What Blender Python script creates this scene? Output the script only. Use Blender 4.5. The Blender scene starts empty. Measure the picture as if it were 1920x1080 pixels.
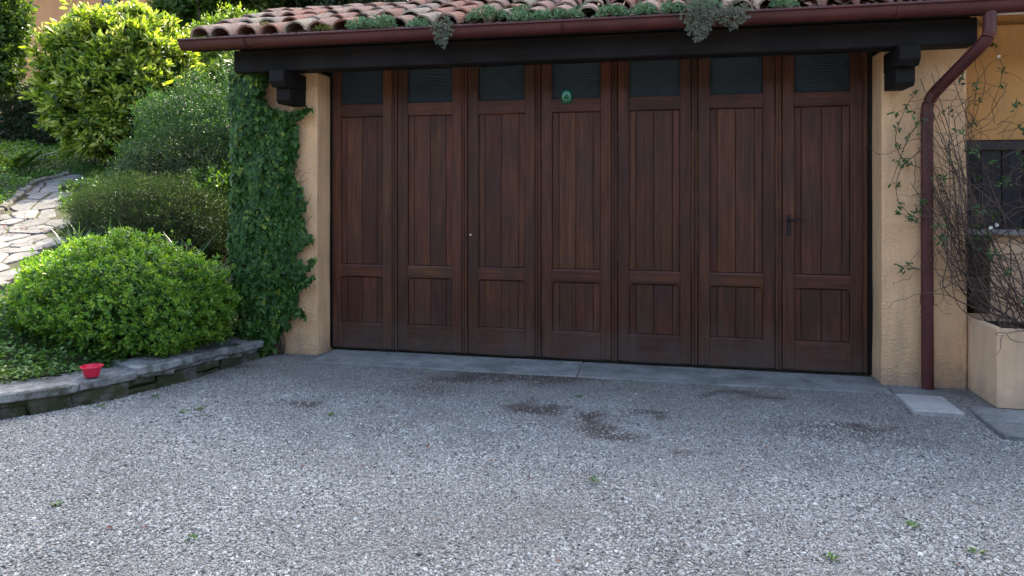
import bpy, bmesh, math, random
import numpy as np
from mathutils import Vector, Matrix

random.seed(7)
R = np.random.default_rng(11)
S = bpy.context.scene
COL = S.collection

# ------------------------------------------------------------------ camera, sky, sun, exposure
YAW = math.radians(12.25)
cam = bpy.data.cameras.new('camera')
cam.sensor_width = 36.0
cam.lens = 36.0 * 1350 / 1920
cam.shift_y = -183 / 1920
cam.clip_start = 0.05
cam.clip_end = 500
cam_o = bpy.data.objects.new('camera', cam)
COL.objects.link(cam_o)
cam_o.location = (2.95, -5.9155, 1.4)
cam_o.rotation_euler = (math.radians(90), 0, YAW)
S.camera = cam_o

SUN_EL, SUN_AZ = math.radians(52), (0.10, 0.995)      # where the sun stands: behind the garage
w = bpy.data.worlds.new('World'); S.world = w; w.use_nodes = True
wn = w.node_tree.nodes; wl = w.node_tree.links
sky = wn.new('ShaderNodeTexSky'); sky.sky_type = 'NISHITA'; sky.sun_disc = False
sky.sun_elevation = SUN_EL
sky.sun_rotation = math.atan2(SUN_AZ[0], SUN_AZ[1])
sky.air_density = .8; sky.dust_density = 3.0; sky.ozone_density = 1.0
bg = wn['Background']; bg.inputs[1].default_value = 0.15
wl.new(sky.outputs[0], bg.inputs[0])
sun = bpy.data.lights.new('sun', 'SUN'); sun.energy = 2.3; sun.angle = math.radians(0.55); sun.color = (1.0, 0.94, 0.84)
sun_o = bpy.data.objects.new('sun', sun); COL.objects.link(sun_o)
sd = Vector((SUN_AZ[0] * math.cos(SUN_EL), SUN_AZ[1] * math.cos(SUN_EL), math.sin(SUN_EL))).normalized()
sun_o.rotation_euler = sd.to_track_quat('Z', 'Y').to_euler()
sun_o.location = (3, 20, 25)
S.view_settings.view_transform = 'Standard'
S.view_settings.look = 'None'
S.view_settings.exposure = 2.8
S.view_settings.use_white_balance = True      # the camera was balanced for open shade
S.view_settings.white_balance_temperature = 7250
S.view_settings.white_balance_tint = 4
S.view_settings.gamma = 1.0
S.cycles.use_denoising = True
S.cycles.max_bounces = 7
S.cycles.diffuse_bounces = 4
S.cycles.glossy_bounces = 3
S.cycles.transparent_max_bounces = 8
S.cycles.sample_clamp_indirect = 6.0

# ------------------------------------------------------------------ helpers: numbers
def vnoise(p, seed=0):
    p = np.asarray(p, float); i = np.floor(p).astype(np.int64); f = p - i; f = f * f * (3 - 2 * f)
    def h(a):
        n = (a[..., 0] * 374761393 + a[..., 1] * 668265263 + a[..., 2] * 2147483647 + seed * 974634) & 0xffffffff
        n = ((n ^ (n >> 13)) * 1274126177) & 0xffffffff
        n = (n ^ (n >> 16)) & 0xffff
        return n / 65535.0
    r = 0
    for dx in (0, 1):
        for dy in (0, 1):
            for dz in (0, 1):
                wgt = (f[..., 0] if dx else 1 - f[..., 0]) * (f[..., 1] if dy else 1 - f[..., 1]) * (f[..., 2] if dz else 1 - f[..., 2])
                r = r + wgt * h(i + np.array([dx, dy, dz]))
    return r * 2 - 1
def fnoise(p, seed=0, o=3):
    r = 0; a = 1; p = np.asarray(p, float)
    for k in range(o):
        r = r + a * vnoise(p * (2 ** k), seed + k); a *= .5
    return r
def unit(v): return v / np.maximum(np.linalg.norm(v, axis=-1, keepdims=True), 1e-9)

WALL = np.array([(-6.0, -6.9), (-3.4, -4.5), (-2.2, -3.2), (-1.30, -2.26), (-1.03, -1.94), (-.85, -1.66), (-.68, -1.24), (-.50, -.72), (-.40, -.42)])
def wall_dist(x, y):
    p = np.stack([x, y], -1); best = np.full(p.shape[:-1], 1e9); side = np.zeros(p.shape[:-1])
    for a, b in zip(WALL[:-1], WALL[1:]):
        ab = b - a; t = np.clip(((p - a) @ ab) / (ab @ ab), 0, 1)
        q = p - (a + t[..., None] * ab); d = np.linalg.norm(q, axis=-1)
        s = ab[0] * (p[..., 1] - a[1]) - ab[1] * (p[..., 0] - a[0])
        m = d < best; best = np.where(m, d, best); side = np.where(m, np.sign(s), side)
    return best * side          # positive on the garden side
TZ = [3.0, 4.6, 5.2, 6.3, 7.5, 8.5, 9.5, 10.5, 12, 13.5, 16, 25, 60]
TV = [.02, .08, .14, .5, .73, .95, 1.18, 1.43, 1.72, 2.1, 2.4, 2.6, 3.0]
def terr(x, y):
    x = np.asarray(x, float); y = np.asarray(y, float)
    z = np.interp(-(x - 2.95) * .2122 + (y + 5.9155) * .9772, TZ, TV)
    d = wall_dist(x, y)
    lim = .085 + .33 * np.maximum(d - .3, 0)
    return np.where(y < 3, np.minimum(z, lim), z)

# ------------------------------------------------------------------ helpers: objects
def link(o, parent=None):
    COL.objects.link(o)
    if parent is not None: o.parent = parent
    return o
def tag(o, label=None, cat=None, group=None, kind=None):
    if label: o['label'] = label
    if cat: o['category'] = cat
    if group: o['group'] = group
    if kind: o['kind'] = kind
    return o
def empty(name, loc=(0, 0, 0), rz=0):
    o = bpy.data.objects.new(name, None); o.location = loc; o.rotation_euler = (0, 0, rz); o.empty_display_size = .1
    return link(o)
def obj(name, me, mat=None, parent=None, smooth=False):
    if mat is not None and not me.materials: me.materials.append(mat)
    if smooth: me.shade_smooth()
    return link(bpy.data.objects.new(name, me), parent)
def bm_mesh(bm, name='m'):
    me = bpy.data.meshes.new(name); bm.normal_update(); bm.to_mesh(me); bm.free(); return me
def arr_mesh(V, faces, name='m', tint=None):
    """V (n,3); faces: list of equal-length index arrays (m,k)"""
    me = bpy.data.meshes.new(name)
    V = np.ascontiguousarray(V, np.float32)
    if not isinstance(faces, list): faces = [faces]
    faces = [np.asarray(f, np.int32) for f in faces if len(f)]
    tot = np.concatenate([np.full(len(f), f.shape[1], np.int32) for f in faces])
    idx = np.concatenate([f.ravel() for f in faces])
    me.vertices.add(len(V)); me.vertices.foreach_set('co', V.ravel())
    me.loops.add(len(idx)); me.loops.foreach_set('vertex_index', idx)
    me.polygons.add(len(tot)); st = np.zeros(len(tot), np.int32); st[1:] = np.cumsum(tot)[:-1]
    me.polygons.foreach_set('loop_start', st)
    me.update(calc_edges=True); me.validate()
    if tint is not None:
        a = me.attributes.new('tint', 'FLOAT', 'POINT'); a.data.foreach_set('value', np.ascontiguousarray(tint, np.float32))
    return me
def add_box(bm, x0, x1, y0, y1, z0, z1, bevel=0, seg=1):
    vs = [bm.verts.new(c) for c in ((x0, y0, z0), (x1, y0, z0), (x1, y1, z0), (x0, y1, z0), (x0, y0, z1), (x1, y0, z1), (x1, y1, z1), (x0, y1, z1))]
    fs = [bm.faces.new([vs[i] for i in q]) for q in ((0, 3, 2, 1), (4, 5, 6, 7), (0, 1, 5, 4), (1, 2, 6, 5), (2, 3, 7, 6), (3, 0, 4, 7))]
    if bevel:
        bmesh.ops.bevel(bm, geom=list({e for f in fs for e in f.edges}), offset=bevel, segments=seg, affect='EDGES', profile=.6)
def box(name, x0, x1, y0, y1, z0, z1, mat, parent=None, bevel=0, seg=1):
    bm = bmesh.new(); add_box(bm, x0, x1, y0, y1, z0, z1, bevel, seg); return obj(name, bm_mesh(bm, name), mat, parent)
def prism(name, poly, axis, a0, a1, mat, parent=None, bevel=0):
    """poly: list of 2D points, extruded along axis ('x','y','z') from a0 to a1"""
    f = {'x': lambda p, a: (a, p[0], p[1]), 'y': lambda p, a: (p[0], a, p[1]), 'z': lambda p, a: (p[0], p[1], a)}[axis]
    bm = bmesh.new(); lo = [bm.verts.new(f(p, a0)) for p in poly]; hi = [bm.verts.new(f(p, a1)) for p in poly]
    bm.faces.new(lo); bm.faces.new(hi); n = len(poly)
    for i in range(n): bm.faces.new((lo[i], lo[(i + 1) % n], hi[(i + 1) % n], hi[i]))
    bmesh.ops.recalc_face_normals(bm, faces=bm.faces[:])
    if bevel: bmesh.ops.bevel(bm, geom=bm.edges[:], offset=bevel, segments=1, affect='EDGES')
    return obj(name, bm_mesh(bm, name), mat, parent)
def rough_block(dx, dy, dz, amp, seed, cuts=4, freq=6.0, bevel=.02):
    """a roughly hewn stone, centred on its base"""
    bm = bmesh.new(); add_box(bm, -dx / 2, dx / 2, -dy / 2, dy / 2, 0, dz)
    bmesh.ops.bevel(bm, geom=bm.edges[:], offset=bevel, segments=1, affect='EDGES')
    bmesh.ops.subdivide_edges(bm, edges=[e for e in bm.edges if e.calc_length() > .05], cuts=cuts, use_grid_fill=True)
    P = np.array([v.co[:] for v in bm.verts])
    D = np.stack([fnoise(P * freq + seed * 7.3, seed + k, 3) for k in range(3)], -1) * amp
    for v, d in zip(bm.verts, D): v.co += Vector(d)
    bmesh.ops.triangulate(bm, faces=[f for f in bm.faces if len(f.verts) > 4])
    return bm_mesh(bm, 'stone')
def tubes(lines, sides=5, name='m'):
    """lines: list of (points (n,3), radii (n,)) -> one mesh"""
    V = []; F = []; base = 0
    ang = np.arange(sides) / sides * 2 * math.pi
    for P, r in lines:
        P = np.asarray(P, float); r = np.broadcast_to(np.asarray(r, float), (len(P),))
        T = unit(np.gradient(P, axis=0)); ref = np.where(np.abs(T[:, 2:3]) > .9, np.array([[1., 0, 0]]), np.array([[0, 0, 1.]]))
        A = unit(np.cross(T, ref)); B = np.cross(T, A)
        ring = P[:, None] + r[:, None, None] * (A[:, None] * np.cos(ang)[None, :, None] + B[:, None] * np.sin(ang)[None, :, None])
        V.append(ring.reshape(-1, 3)); n = len(P)
        i = np.arange(n - 1)[:, None] * sides + np.arange(sides)[None]; j = np.arange(n - 1)[:, None] * sides + (np.arange(sides)[None] + 1) % sides
        F.append((np.stack([i, j, j + sides, i + sides], -1).reshape(-1, 4)) + base); base += n * sides
    return arr_mesh(np.concatenate(V), np.concatenate(F), name)
def bez(pts, n=16):
    """Catmull-Rom through the points"""
    P = np.asarray(pts, float); P = np.vstack([2 * P[0] - P[1], P, 2 * P[-1] - P[-2]]); out = []
    for k in range(1, len(P) - 2):
        for t in np.linspace(0, 1, n, endpoint=False):
            a, b, c, d = P[k - 1:k + 3]
            out.append(.5 * (2 * b + (c - a) * t + (2 * a - 5 * b + 4 * c - d) * t * t + (3 * b - a - 3 * c + d) * t ** 3))
    out.append(P[-2]); return np.array(out)

# ------------------------------------------------------------------ materials
def mat(name):
    m = bpy.data.materials.new(name); m.use_nodes = True; nt = m.node_tree
    return m, nt, nt.nodes['Principled BSDF'], nt.nodes, nt.links
def node(nt, t, **kw):
    n = nt.nodes.new(t)
    for k, v in kw.items():
        if k.startswith('i_'):
            key = k[2:]; n.inputs[int(key) if key.isdigit() else key.replace('_', ' ')].default_value = v
        else: setattr(n, k, v)
    return n
def ramp(nt, stops, interp='LINEAR'):
    n = nt.nodes.new('ShaderNodeValToRGB'); n.color_ramp.interpolation = interp; e = n.color_ramp.elements
    while len(e) < len(stops): e.new(.5)
    for k, (p, c) in enumerate(stops): e[k].position = p; e[k].color = (*c, 1)
    return n
def mixc(nt, a, b, fac, mode='MIX'):
    n = nt.nodes.new('ShaderNodeMix'); n.data_type = 'RGBA'; n.blend_type = mode
    for s, v in ((n.inputs[6], a), (n.inputs[7], b)):
        if hasattr(v, 'is_output') or hasattr(v, 'links'): nt.links.new(v, s)
        else: s.default_value = (*v, 1)
    if hasattr(fac, 'links'): nt.links.new(fac, n.inputs[0])
    else: n.inputs[0].default_value = fac
    return n.outputs[2]
def coords(nt, scale=(1, 1, 1), rand=True, world=False):
    tc = nt.nodes.new('ShaderNodeTexCoord'); mp = nt.nodes.new('ShaderNodeMapping'); mp.inputs['Scale'].default_value = scale
    if world:
        g = nt.nodes.new('ShaderNodeNewGeometry'); nt.links.new(g.outputs['Position'], mp.inputs['Vector'])
    else: nt.links.new(tc.outputs['Object'], mp.inputs['Vector'])
    if rand:
        oi = nt.nodes.new('ShaderNodeObjectInfo'); mu = nt.nodes.new('ShaderNodeVectorMath'); mu.operation = 'SCALE'
        cb = nt.nodes.new('ShaderNodeCombineXYZ')
        for k in range(3): nt.links.new(oi.outputs['Random'], cb.inputs[k])
        mu.inputs['Scale'].default_value = 37.0; nt.links.new(cb.outputs[0], mu.inputs[0]); nt.links.new(mu.outputs[0], mp.inputs['Location'])
    return mp.outputs[0]
def tex(nt, vec, scale, detail=5, rough=.6, kind='NOISE', **kw):
    n = nt.nodes.new({'NOISE': 'ShaderNodeTexNoise', 'VORONOI': 'ShaderNodeTexVoronoi', 'WAVE': 'ShaderNodeTexWave'}[kind])
    n.inputs['Scale'].default_value = scale
    if kind != 'VORONOI': n.inputs['Detail'].default_value = detail
    if kind == 'NOISE': n.inputs['Roughness'].default_value = rough
    for k, v in kw.items(): setattr(n, k, v)
    nt.links.new(vec, n.inputs['Vector']); return n
def bump(nt, h, strength, dist, bsdf):
    b = nt.nodes.new('ShaderNodeBump'); b.inputs['Strength'].default_value = strength; b.inputs['Distance'].default_value = dist
    nt.links.new(h, b.inputs['Height']); nt.links.new(b.outputs[0], bsdf.inputs['Normal']); return b

def m_wood(name, grain, c0, c1, c2, rough=.5, splash=False):
    m, nt, b, N, L = mat(name)
    sc = {'z': (9, 9, .55), 'x': (.55, 9, 9), 'y': (9, .55, 9)}[grain]
    v = coords(nt, sc)
    n1 = tex(nt, v, 3.2, 7, .65, distortion=1.2) if False else tex(nt, v, 3.2, 7, .65)
    v2 = coords(nt, (1.6, 1.6, .8)); n2 = tex(nt, v2, 2.0, 4, .6)
    sc3 = {'z': (60, 60, 1.4), 'x': (1.4, 60, 60), 'y': (60, 1.4, 60)}[grain]
    n3 = tex(nt, coords(nt, sc3), 2.0, 3, .6)
    r1 = ramp(nt, [(.28, c0), (.5, c1), (.72, c2)]); L.new(n1.outputs[0], r1.inputs[0])
    # weathered, greyed patches
    r2 = ramp(nt, [(.42, (0, 0, 0)), (.68, (1, 1, 1))]); L.new(n2.outputs[0], r2.inputs[0])
    grey = tuple(.35 * c + .4 * d + .18 * (sum(c1) / 3) for c, d in zip(c0, c1))
    col = mixc(nt, r1.outputs[0], grey, r2.outputs[0])
    oi = N.new('ShaderNodeObjectInfo'); hs = N.new('ShaderNodeHueSaturation')
    mr = node(nt, 'ShaderNodeMapRange'); mr.inputs[3].default_value = .80; mr.inputs[4].default_value = 1.2
    L.new(oi.outputs['Random'], mr.inputs[0]); L.new(mr.outputs[0], hs.inputs['Value'])
    wn_ = N.new('ShaderNodeTexWhiteNoise'); wn_.noise_dimensions = '1D'; L.new(oi.outputs['Random'], wn_.inputs['W']); mh = node(nt, 'ShaderNodeMapRange'); mh.inputs[3].default_value = .49; mh.inputs[4].default_value = .505; L.new(wn_.outputs['Value'], mh.inputs[0]); L.new(mh.outputs[0], hs.inputs['Hue'])
    L.new(col, hs.inputs['Color'])
    r3 = ramp(nt, [(.35, (.62, .62, .62)), (.6, (1.08, 1.08, 1.08))]); L.new(n3.outputs[0], r3.inputs[0])
    fin = mixc(nt, hs.outputs[0], r3.outputs[0], 1.0, 'MULTIPLY')
    if splash:      # dust and splashed dirt along the foot of the doors
        g = N.new('ShaderNodeNewGeometry'); sx = N.new('ShaderNodeSeparateXYZ'); L.new(g.outputs['Position'], sx.inputs[0])
        ns = tex(nt, coords(nt, (1, 1, .6), rand=False, world=True), 5.0, 6, .7)
        md = node(nt, 'ShaderNodeMath', operation='MULTIPLY_ADD'); md.inputs[1].default_value = .9; md.inputs[2].default_value = -.22; L.new(ns.outputs[0], md.inputs[0])
        df = node(nt, 'ShaderNodeMath', operation='SUBTRACT'); L.new(md.outputs[0], df.inputs[0]); L.new(sx.outputs[2], df.inputs[1])
        mr2 = node(nt, 'ShaderNodeMapRange'); mr2.inputs[1].default_value = -.12; mr2.inputs[2].default_value = .22; mr2.inputs[4].default_value = .55; L.new(df.outputs[0], mr2.inputs[0])
        fin = mixc(nt, fin, (.085, .068, .058), mr2.outputs[0])
    L.new(fin, b.inputs['Base Color'])
    rr = ramp(nt, [(.3, (rough - .1,) * 3), (.7, (rough + .15,) * 3)]); L.new(n2.outputs[0], rr.inputs[0]); L.new(rr.outputs[0], b.inputs['Roughness'])
    b.inputs['Specular IOR Level'].default_value = .24
    bump(nt, n3.outputs[0], .35, .0025, b)
    return m
DW = ((.040, .0145, .009), (.086, .030, .0155), (.132, .047, .022))
M_WOODZ = m_wood('door_wood_upright', 'z', *DW, splash=True)
M_WOODX = m_wood('door_wood_level', 'x', *DW, splash=True)
M_BEAMX = m_wood('beam_wood', 'x', (.005, .004, .0045), (.009, .0065, .0065), (.015, .010, .010), .75)
M_BEAMY = m_wood('corbel_wood', 'y', (.005, .004, .0045), (.009, .0065, .0065), (.015, .010, .010), .75)
M_SHUT = m_wood('shutter_wood', 'z', (.014, .013, .016), (.024, .021, .024), (.036, .03, .03), .55)
M_POST = m_wood('post_wood', 'z', (.035, .022, .014), (.07, .045, .025), (.1, .06, .035), .7)

def m_stucco(name, c, var=.12, bumpd=.012, scale=34, dirt=(.3, .22, .15)):
    m, nt, b, N, L = mat(name)
    v = coords(nt, rand=False, world=True)
    n1 = tex(nt, v, scale, 4, .55); n2 = tex(nt, v, 1.7, 5, .6); n3 = tex(nt, v, scale * 3, 3, .6)
    vs = coords(nt, (5, 5, .7), rand=False, world=True); n4 = tex(nt, vs, 1.6, 5, .65)
    r = ramp(nt, [(.3, tuple(x * (1 - var) for x in c)), (.7, tuple(min(1, x * (1 + var)) for x in c))]); L.new(n2.outputs[0], r.inputs[0])
    r4 = ramp(nt, [(.48, (0, 0, 0)), (.78, (.55, .55, .55))]); L.new(n4.outputs[0], r4.inputs[0])
    col = mixc(nt, r.outputs[0], dirt, r4.outputs[0])
    g = N.new('ShaderNodeNewGeometry'); sx = N.new('ShaderNodeSeparateXYZ'); L.new(g.outputs['Position'], sx.inputs[0]); n5 = tex(nt, v, 7, 6, .7)
    mm = node(nt, 'ShaderNodeMath', operation='MULTIPLY_ADD'); mm.inputs[1].default_value = .55; mm.inputs[2].default_value = -.17; L.new(n5.outputs[0], mm.inputs[0])
    sb = node(nt, 'ShaderNodeMath', operation='SUBTRACT'); L.new(mm.outputs[0], sb.inputs[0]); L.new(sx.outputs[2], sb.inputs[1])
    m5 = node(nt, 'ShaderNodeMapRange'); m5.inputs[1].default_value = -.05; m5.inputs[2].default_value = .12; m5.inputs[4].default_value = .5; L.new(sb.outputs[0], m5.inputs[0])
    col = mixc(nt, col, (.26, .21, .17), m5.outputs[0])
    L.new(col, b.inputs['Base Color']); b.inputs['Roughness'].default_value = .92; b.inputs['Specular IOR Level'].default_value = .2
    ad = node(nt, 'ShaderNodeMath', operation='MULTIPLY_ADD'); ad.inputs[1].default_value = .35; L.new(n3.outputs[0], ad.inputs[0]); L.new(n1.outputs[0], ad.inputs[2])
    bump(nt, ad.outputs[0], .75, bumpd, b)
    return m
M_STUCCO = m_stucco('ochre_stucco', (.80, .485, .275), bumpd=.03, scale=70)
M_STUCCO2 = m_stucco('deep_ochre_stucco', (.56, .29, .11), bumpd=.005, scale=50)
M_PLANTER = m_stucco('smooth_peach_render', (.63, .405, .255), bumpd=.002, scale=20, dirt=(.3, .25, .2))
M_HOUSE = m_stucco('orange_house_render', (.50, .235, .12), bumpd=.004, scale=8, dirt=(.4, .2, .12))
M_WHITE = m_stucco('white_soffit_paint', (.62, .60, .57), bumpd=.001)

def m_plain(name, c, rough=.5, spec=.5, metal=0, noise=.15, bd=.0006, scale=30):
    m, nt, b, N, L = mat(name)
    v = coords(nt); n = tex(nt, v, scale, 4, .6); n2 = tex(nt, v, 4, 4, .6)
    r = ramp(nt, [(.3, tuple(x * (1 - noise) for x in c)), (.7, tuple(min(1, x * (1 + noise)) for x in c))]); L.new(n2.outputs[0], r.inputs[0])
    L.new(r.outputs[0], b.inputs['Base Color']); b.inputs['Roughness'].default_value = rough; b.inputs['Specular IOR Level'].default_value = spec; b.inputs['Metallic'].default_value = metal
    rr = ramp(nt, [(.3, (max(0, rough - .08),) * 3), (.7, (min(1, rough + .12),) * 3)]); L.new(n.outputs[0], rr.inputs[0]); L.new(rr.outputs[0], b.inputs['Roughness'])
    bump(nt, n.outputs[0], .3, bd, b); return m
M_GUTTER = m_plain('oxblood_gutter_paint', (.072, .0185, .0185), .45, .3, noise=.25)
M_IRON = m_plain('black_iron', (.02, .016, .014), .6, .3, .3)
M_BOWL = m_plain('red_plastic', (.62, .012, .05), .35, .5, noise=.05)
M_BARK = m_plain('bark', (.07, .05, .035), .9, .2, noise=.4, bd=.006)
M_TWIG = m_plain('dry_twig', (.095, .062, .05), .85, .2, noise=.5)
M_SOILP = m_plain('planter_soil', (.05, .038, .028), .95, .1, noise=.4, bd=.01)
M_PETAL = m_plain('white_petal', (.8, .8, .76), .6, .2, noise=.03)
M_BROWNF = m_plain('dark_window_frame', (.02, .012, .012), .5)
M_GLASSD = m_plain('far_window_glass', (.02, .025, .03), .12, .6, noise=.1)

def m_stone(name, stops, scale=3.0, moss=0, bd=.01, rough=.9, mosscol=(.028, .035, .012)):
    m, nt, b, N, L = mat(name)
    v = coords(nt); n = tex(nt, v, scale, 8, .68); n2 = tex(nt, v, scale * 9, 5, .65)
    ad = node(nt, 'ShaderNodeMath', operation='MULTIPLY_ADD'); ad.inputs[1].default_value = .4; L.new(n2.outputs[0], ad.inputs[0]); L.new(n.outputs[0], ad.inputs[2])
    r = ramp(nt, stops); L.new(ad.outputs[0], r.inputs[0]); col = r.outputs[0]
    if moss:
        v3 = coords(nt, rand=False, world=True); n3 = tex(nt, v3, 4.5, 6, .65); r3 = ramp(nt, [(.62 - moss * .25, (0, 0, 0)), (.70 - moss * .2, (.9, .9, .9))]); L.new(n3.outputs[0], r3.inputs[0])
        col = mixc(nt, col, mosscol, r3.outputs[0])
    oi = N.new('ShaderNodeObjectInfo'); mr = node(nt, 'ShaderNodeMapRange'); mr.inputs[3].default_value = .8; mr.inputs[4].default_value = 1.2
    L.new(oi.outputs['Random'], mr.inputs[0]); hs = N.new('ShaderNodeHueSaturation'); L.new(mr.outputs[0], hs.inputs['Value']); L.new(col, hs.inputs['Color'])
    L.new(hs.outputs[0], b.inputs['Base Color']); b.inputs['Roughness'].default_value = rough; b.inputs['Specular IOR Level'].default_value = .25
    bump(nt, ad.outputs[0], .8, bd, b); return m
M_CAP = m_stone('capstone_gneiss', [(.42, (.05, .049, .046)), (.66, (.15, .148, .148)), (.95, (.33, .32, .32))], 5, .38, .03)
M_WSTONE = m_stone('mossy_wall_stone', [(.45, (.035, .032, .03)), (.7, (.085, .075, .07)), (.95, (.19, .165, .15))], 4, .95, .02)
M_FLAG = m_stone('pale_flagstone', [(.4, (.07, .066, .064)), (.68, (.15, .142, .14)), (.95, (.24, .23, .228))], 4.0, 0, .02)
M_SLAB = m_stone('grey_threshold_stone', [(.40, (.075, .072, .068)), (.65, (.155, .152, .146)), (.95, (.29, .28, .27))], 4.0, 0, .008)
M_SLAB2 = m_stone('pale_paving_slab', [(.45, (.19, .175, .165)), (.7, (.29, .27, .26)), (.95, (.38, .35, .33))], 2.4, 0, .004)
M_KERB = m_stone('dark_kerb_stone', [(.45, (.05, .047, .042)), (.7, (.12, .11, .10)), (.95, (.2, .18, .16))], 5, .3)

def m_tile():
    m, nt, b, N, L = mat('old_clay_tile')
    oi = N.new('ShaderNodeObjectInfo')
    r = ramp(nt, [(0, (.36, .14, .095)), (.2, (.42, .20, .145)), (.38, (.33, .22, .18)), (.52, (.46, .30, .235)), (.68, (.29, .12, .085)), (.84, (.42, .36, .27)), (1, (.34, .25, .215))])
    L.new(oi.outputs['Random'], r.inputs[0])
    v = coords(nt); n = tex(nt, v, 9, 6, .65); n2 = tex(nt, v, 45, 4, .7)
    r2 = ramp(nt, [(.42, (0, 0, 0)), (.66, (.75, .75, .75))]); L.new(n.outputs[0], r2.inputs[0])
    col = mixc(nt, r.outputs[0], (.27, .235, .20), r2.outputs[0])
    r4 = ramp(nt, [(.36, (.45, .42, .38)), (.55, (1.05, 1.05, 1.05))]); L.new(n2.outputs[0], r4.inputs[0])
    col = mixc(nt, col, r4.outputs[0], .8, 'MULTIPLY')
    vw = coords(nt, rand=False, world=True); n3 = tex(nt, vw, 3.4, 6, .7); r3 = ramp(nt, [(.60, (0, 0, 0)), (.68, (.85, .85, .85))]); L.new(n3.outputs[0], r3.inputs[0])
    col = mixc(nt, col, (.055, .06, .014), r3.outputs[0])
    col = mixc(nt, col, (.80, .76, .74), 1.0, 'MULTIPLY')
    L.new(col, b.inputs['Base Color']); b.inputs['Roughness'].default_value = .9; b.inputs['Specular IOR Level'].default_value = .25
    bump(nt, n2.outputs[0], .6, .004, b); return m
M_TILE = m_tile()

def m_leaf(name, stops, trans=.32, tcol=None, rough=.42, spec=.4):
    m, nt, b, N, L = mat(name)
    at = N.new('ShaderNodeAttribute'); at.attribute_name = 'tint'
    r = ramp(nt, stops); L.new(at.outputs['Fac'], r.inputs[0])
    L.new(r.outputs[0], b.inputs['Base Color']); b.inputs['Roughness'].default_value = rough; b.inputs['Specular IOR Level'].default_value = spec
    t = N.new('ShaderNodeBsdfTranslucent')
    tc = mixc(nt, r.outputs[0], tcol or (1.9, 1.7, .7), 1.0, 'MULTIPLY'); L.new(tc, t.inputs[0])
    ms = N.new('ShaderNodeMixShader'); ms.inputs[0].default_value = trans
    L.new(b.outputs[0], ms.inputs[1]); L.new(t.outputs[0], ms.inputs[2]); L.new(ms.outputs[0], N['Material Output'].inputs[0])
    return m
L_FRONT = m_leaf('fresh_green_leaf', [(0, (.042, .105, .018)), (.45, (.11, .225, .030)), (.8, (.21, .34, .04)), (1, (.33, .40, .05))], .34, (1.6, 1.7, .6))
L_YELLOW = m_leaf('yellow_green_leaf', [(0, (.04, .075, .012)), (.45, (.105, .17, .022)), (.8, (.26, .32, .04)), (1, (.50, .49, .19))], .42, (1.5, 1.6, .7))
L_FINE = m_leaf('fine_hedge_leaf', [(0, (.014, .034, .011)), (.6, (.034, .082, .021)), (1, (.085, .16, .038))], .34, (1.5, 1.8, .7))
L_HEATH = m_leaf('heath_needle', [(0, (.026, .036, .016)), (.5, (.045, .085, .024)), (.85, (.09, .145, .038)), (1, (.16, .18, .06))], .22, (1.4, 1.5, .8))
L_IVY = m_leaf('ivy_leaf', [(0, (.016, .044, .010)), (.5, (.034, .09, .017)), (.82, (.07, .15, .026)), (1, (.17, .22, .035))], .18, rough=.5, spec=.22)
L_GROUND = m_leaf('ground_cover_leaf', [(0, (.035, .085, .018)), (.6, (.07, .16, .03)), (1, (.15, .23, .045))], .3)
L_DARK = m_leaf('dark_evergreen_leaf', [(0, (.012, .025, .010)), (.6, (.022, .045, .016)), (1, (.04, .07, .022))], .15)
L_TREE = m_leaf('tree_leaf', [(0, (.03, .06, .014)), (.6, (.06, .12, .022)), (1, (.12, .18, .03))], .36)
L_SEDUM = m_leaf('grey_green_sedum', [(0, (.075, .15, .07)), (.6, (.16, .28, .14)), (1, (.28, .38, .22))], .12, (1.1, 1.2, 1), .7)
L_DRYSED = m_leaf('dry_flower_stalk', [(0, (.09, .11, .075)), (.55, (.16, .185, .13)), (1, (.30, .30, .25))], .1, (1, 1, 1), .8)
L_BLADE = m_leaf('blue_green_blade', [(0, (.035, .08, .04)), (.6, (.06, .13, .07)), (1, (.12, .2, .10))], .25)
L_JAS = m_leaf('jasmine_leaf', [(0, (.02, .05, .016)), (.6, (.04, .09, .022)), (1, (.08, .14, .03))], .25)
L_LITTER = m_leaf('fallen_leaf', [(0, (.09, .03, .025)), (.5, (.20, .07, .06)), (1, (.24, .13, .07))], .1, (1, .8, .7), .8)
L_MOSS = m_leaf('moss_frond', [(0, (.05, .07, .012)), (.6, (.10, .12, .015)), (1, (.18, .19, .025))], .2)

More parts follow.
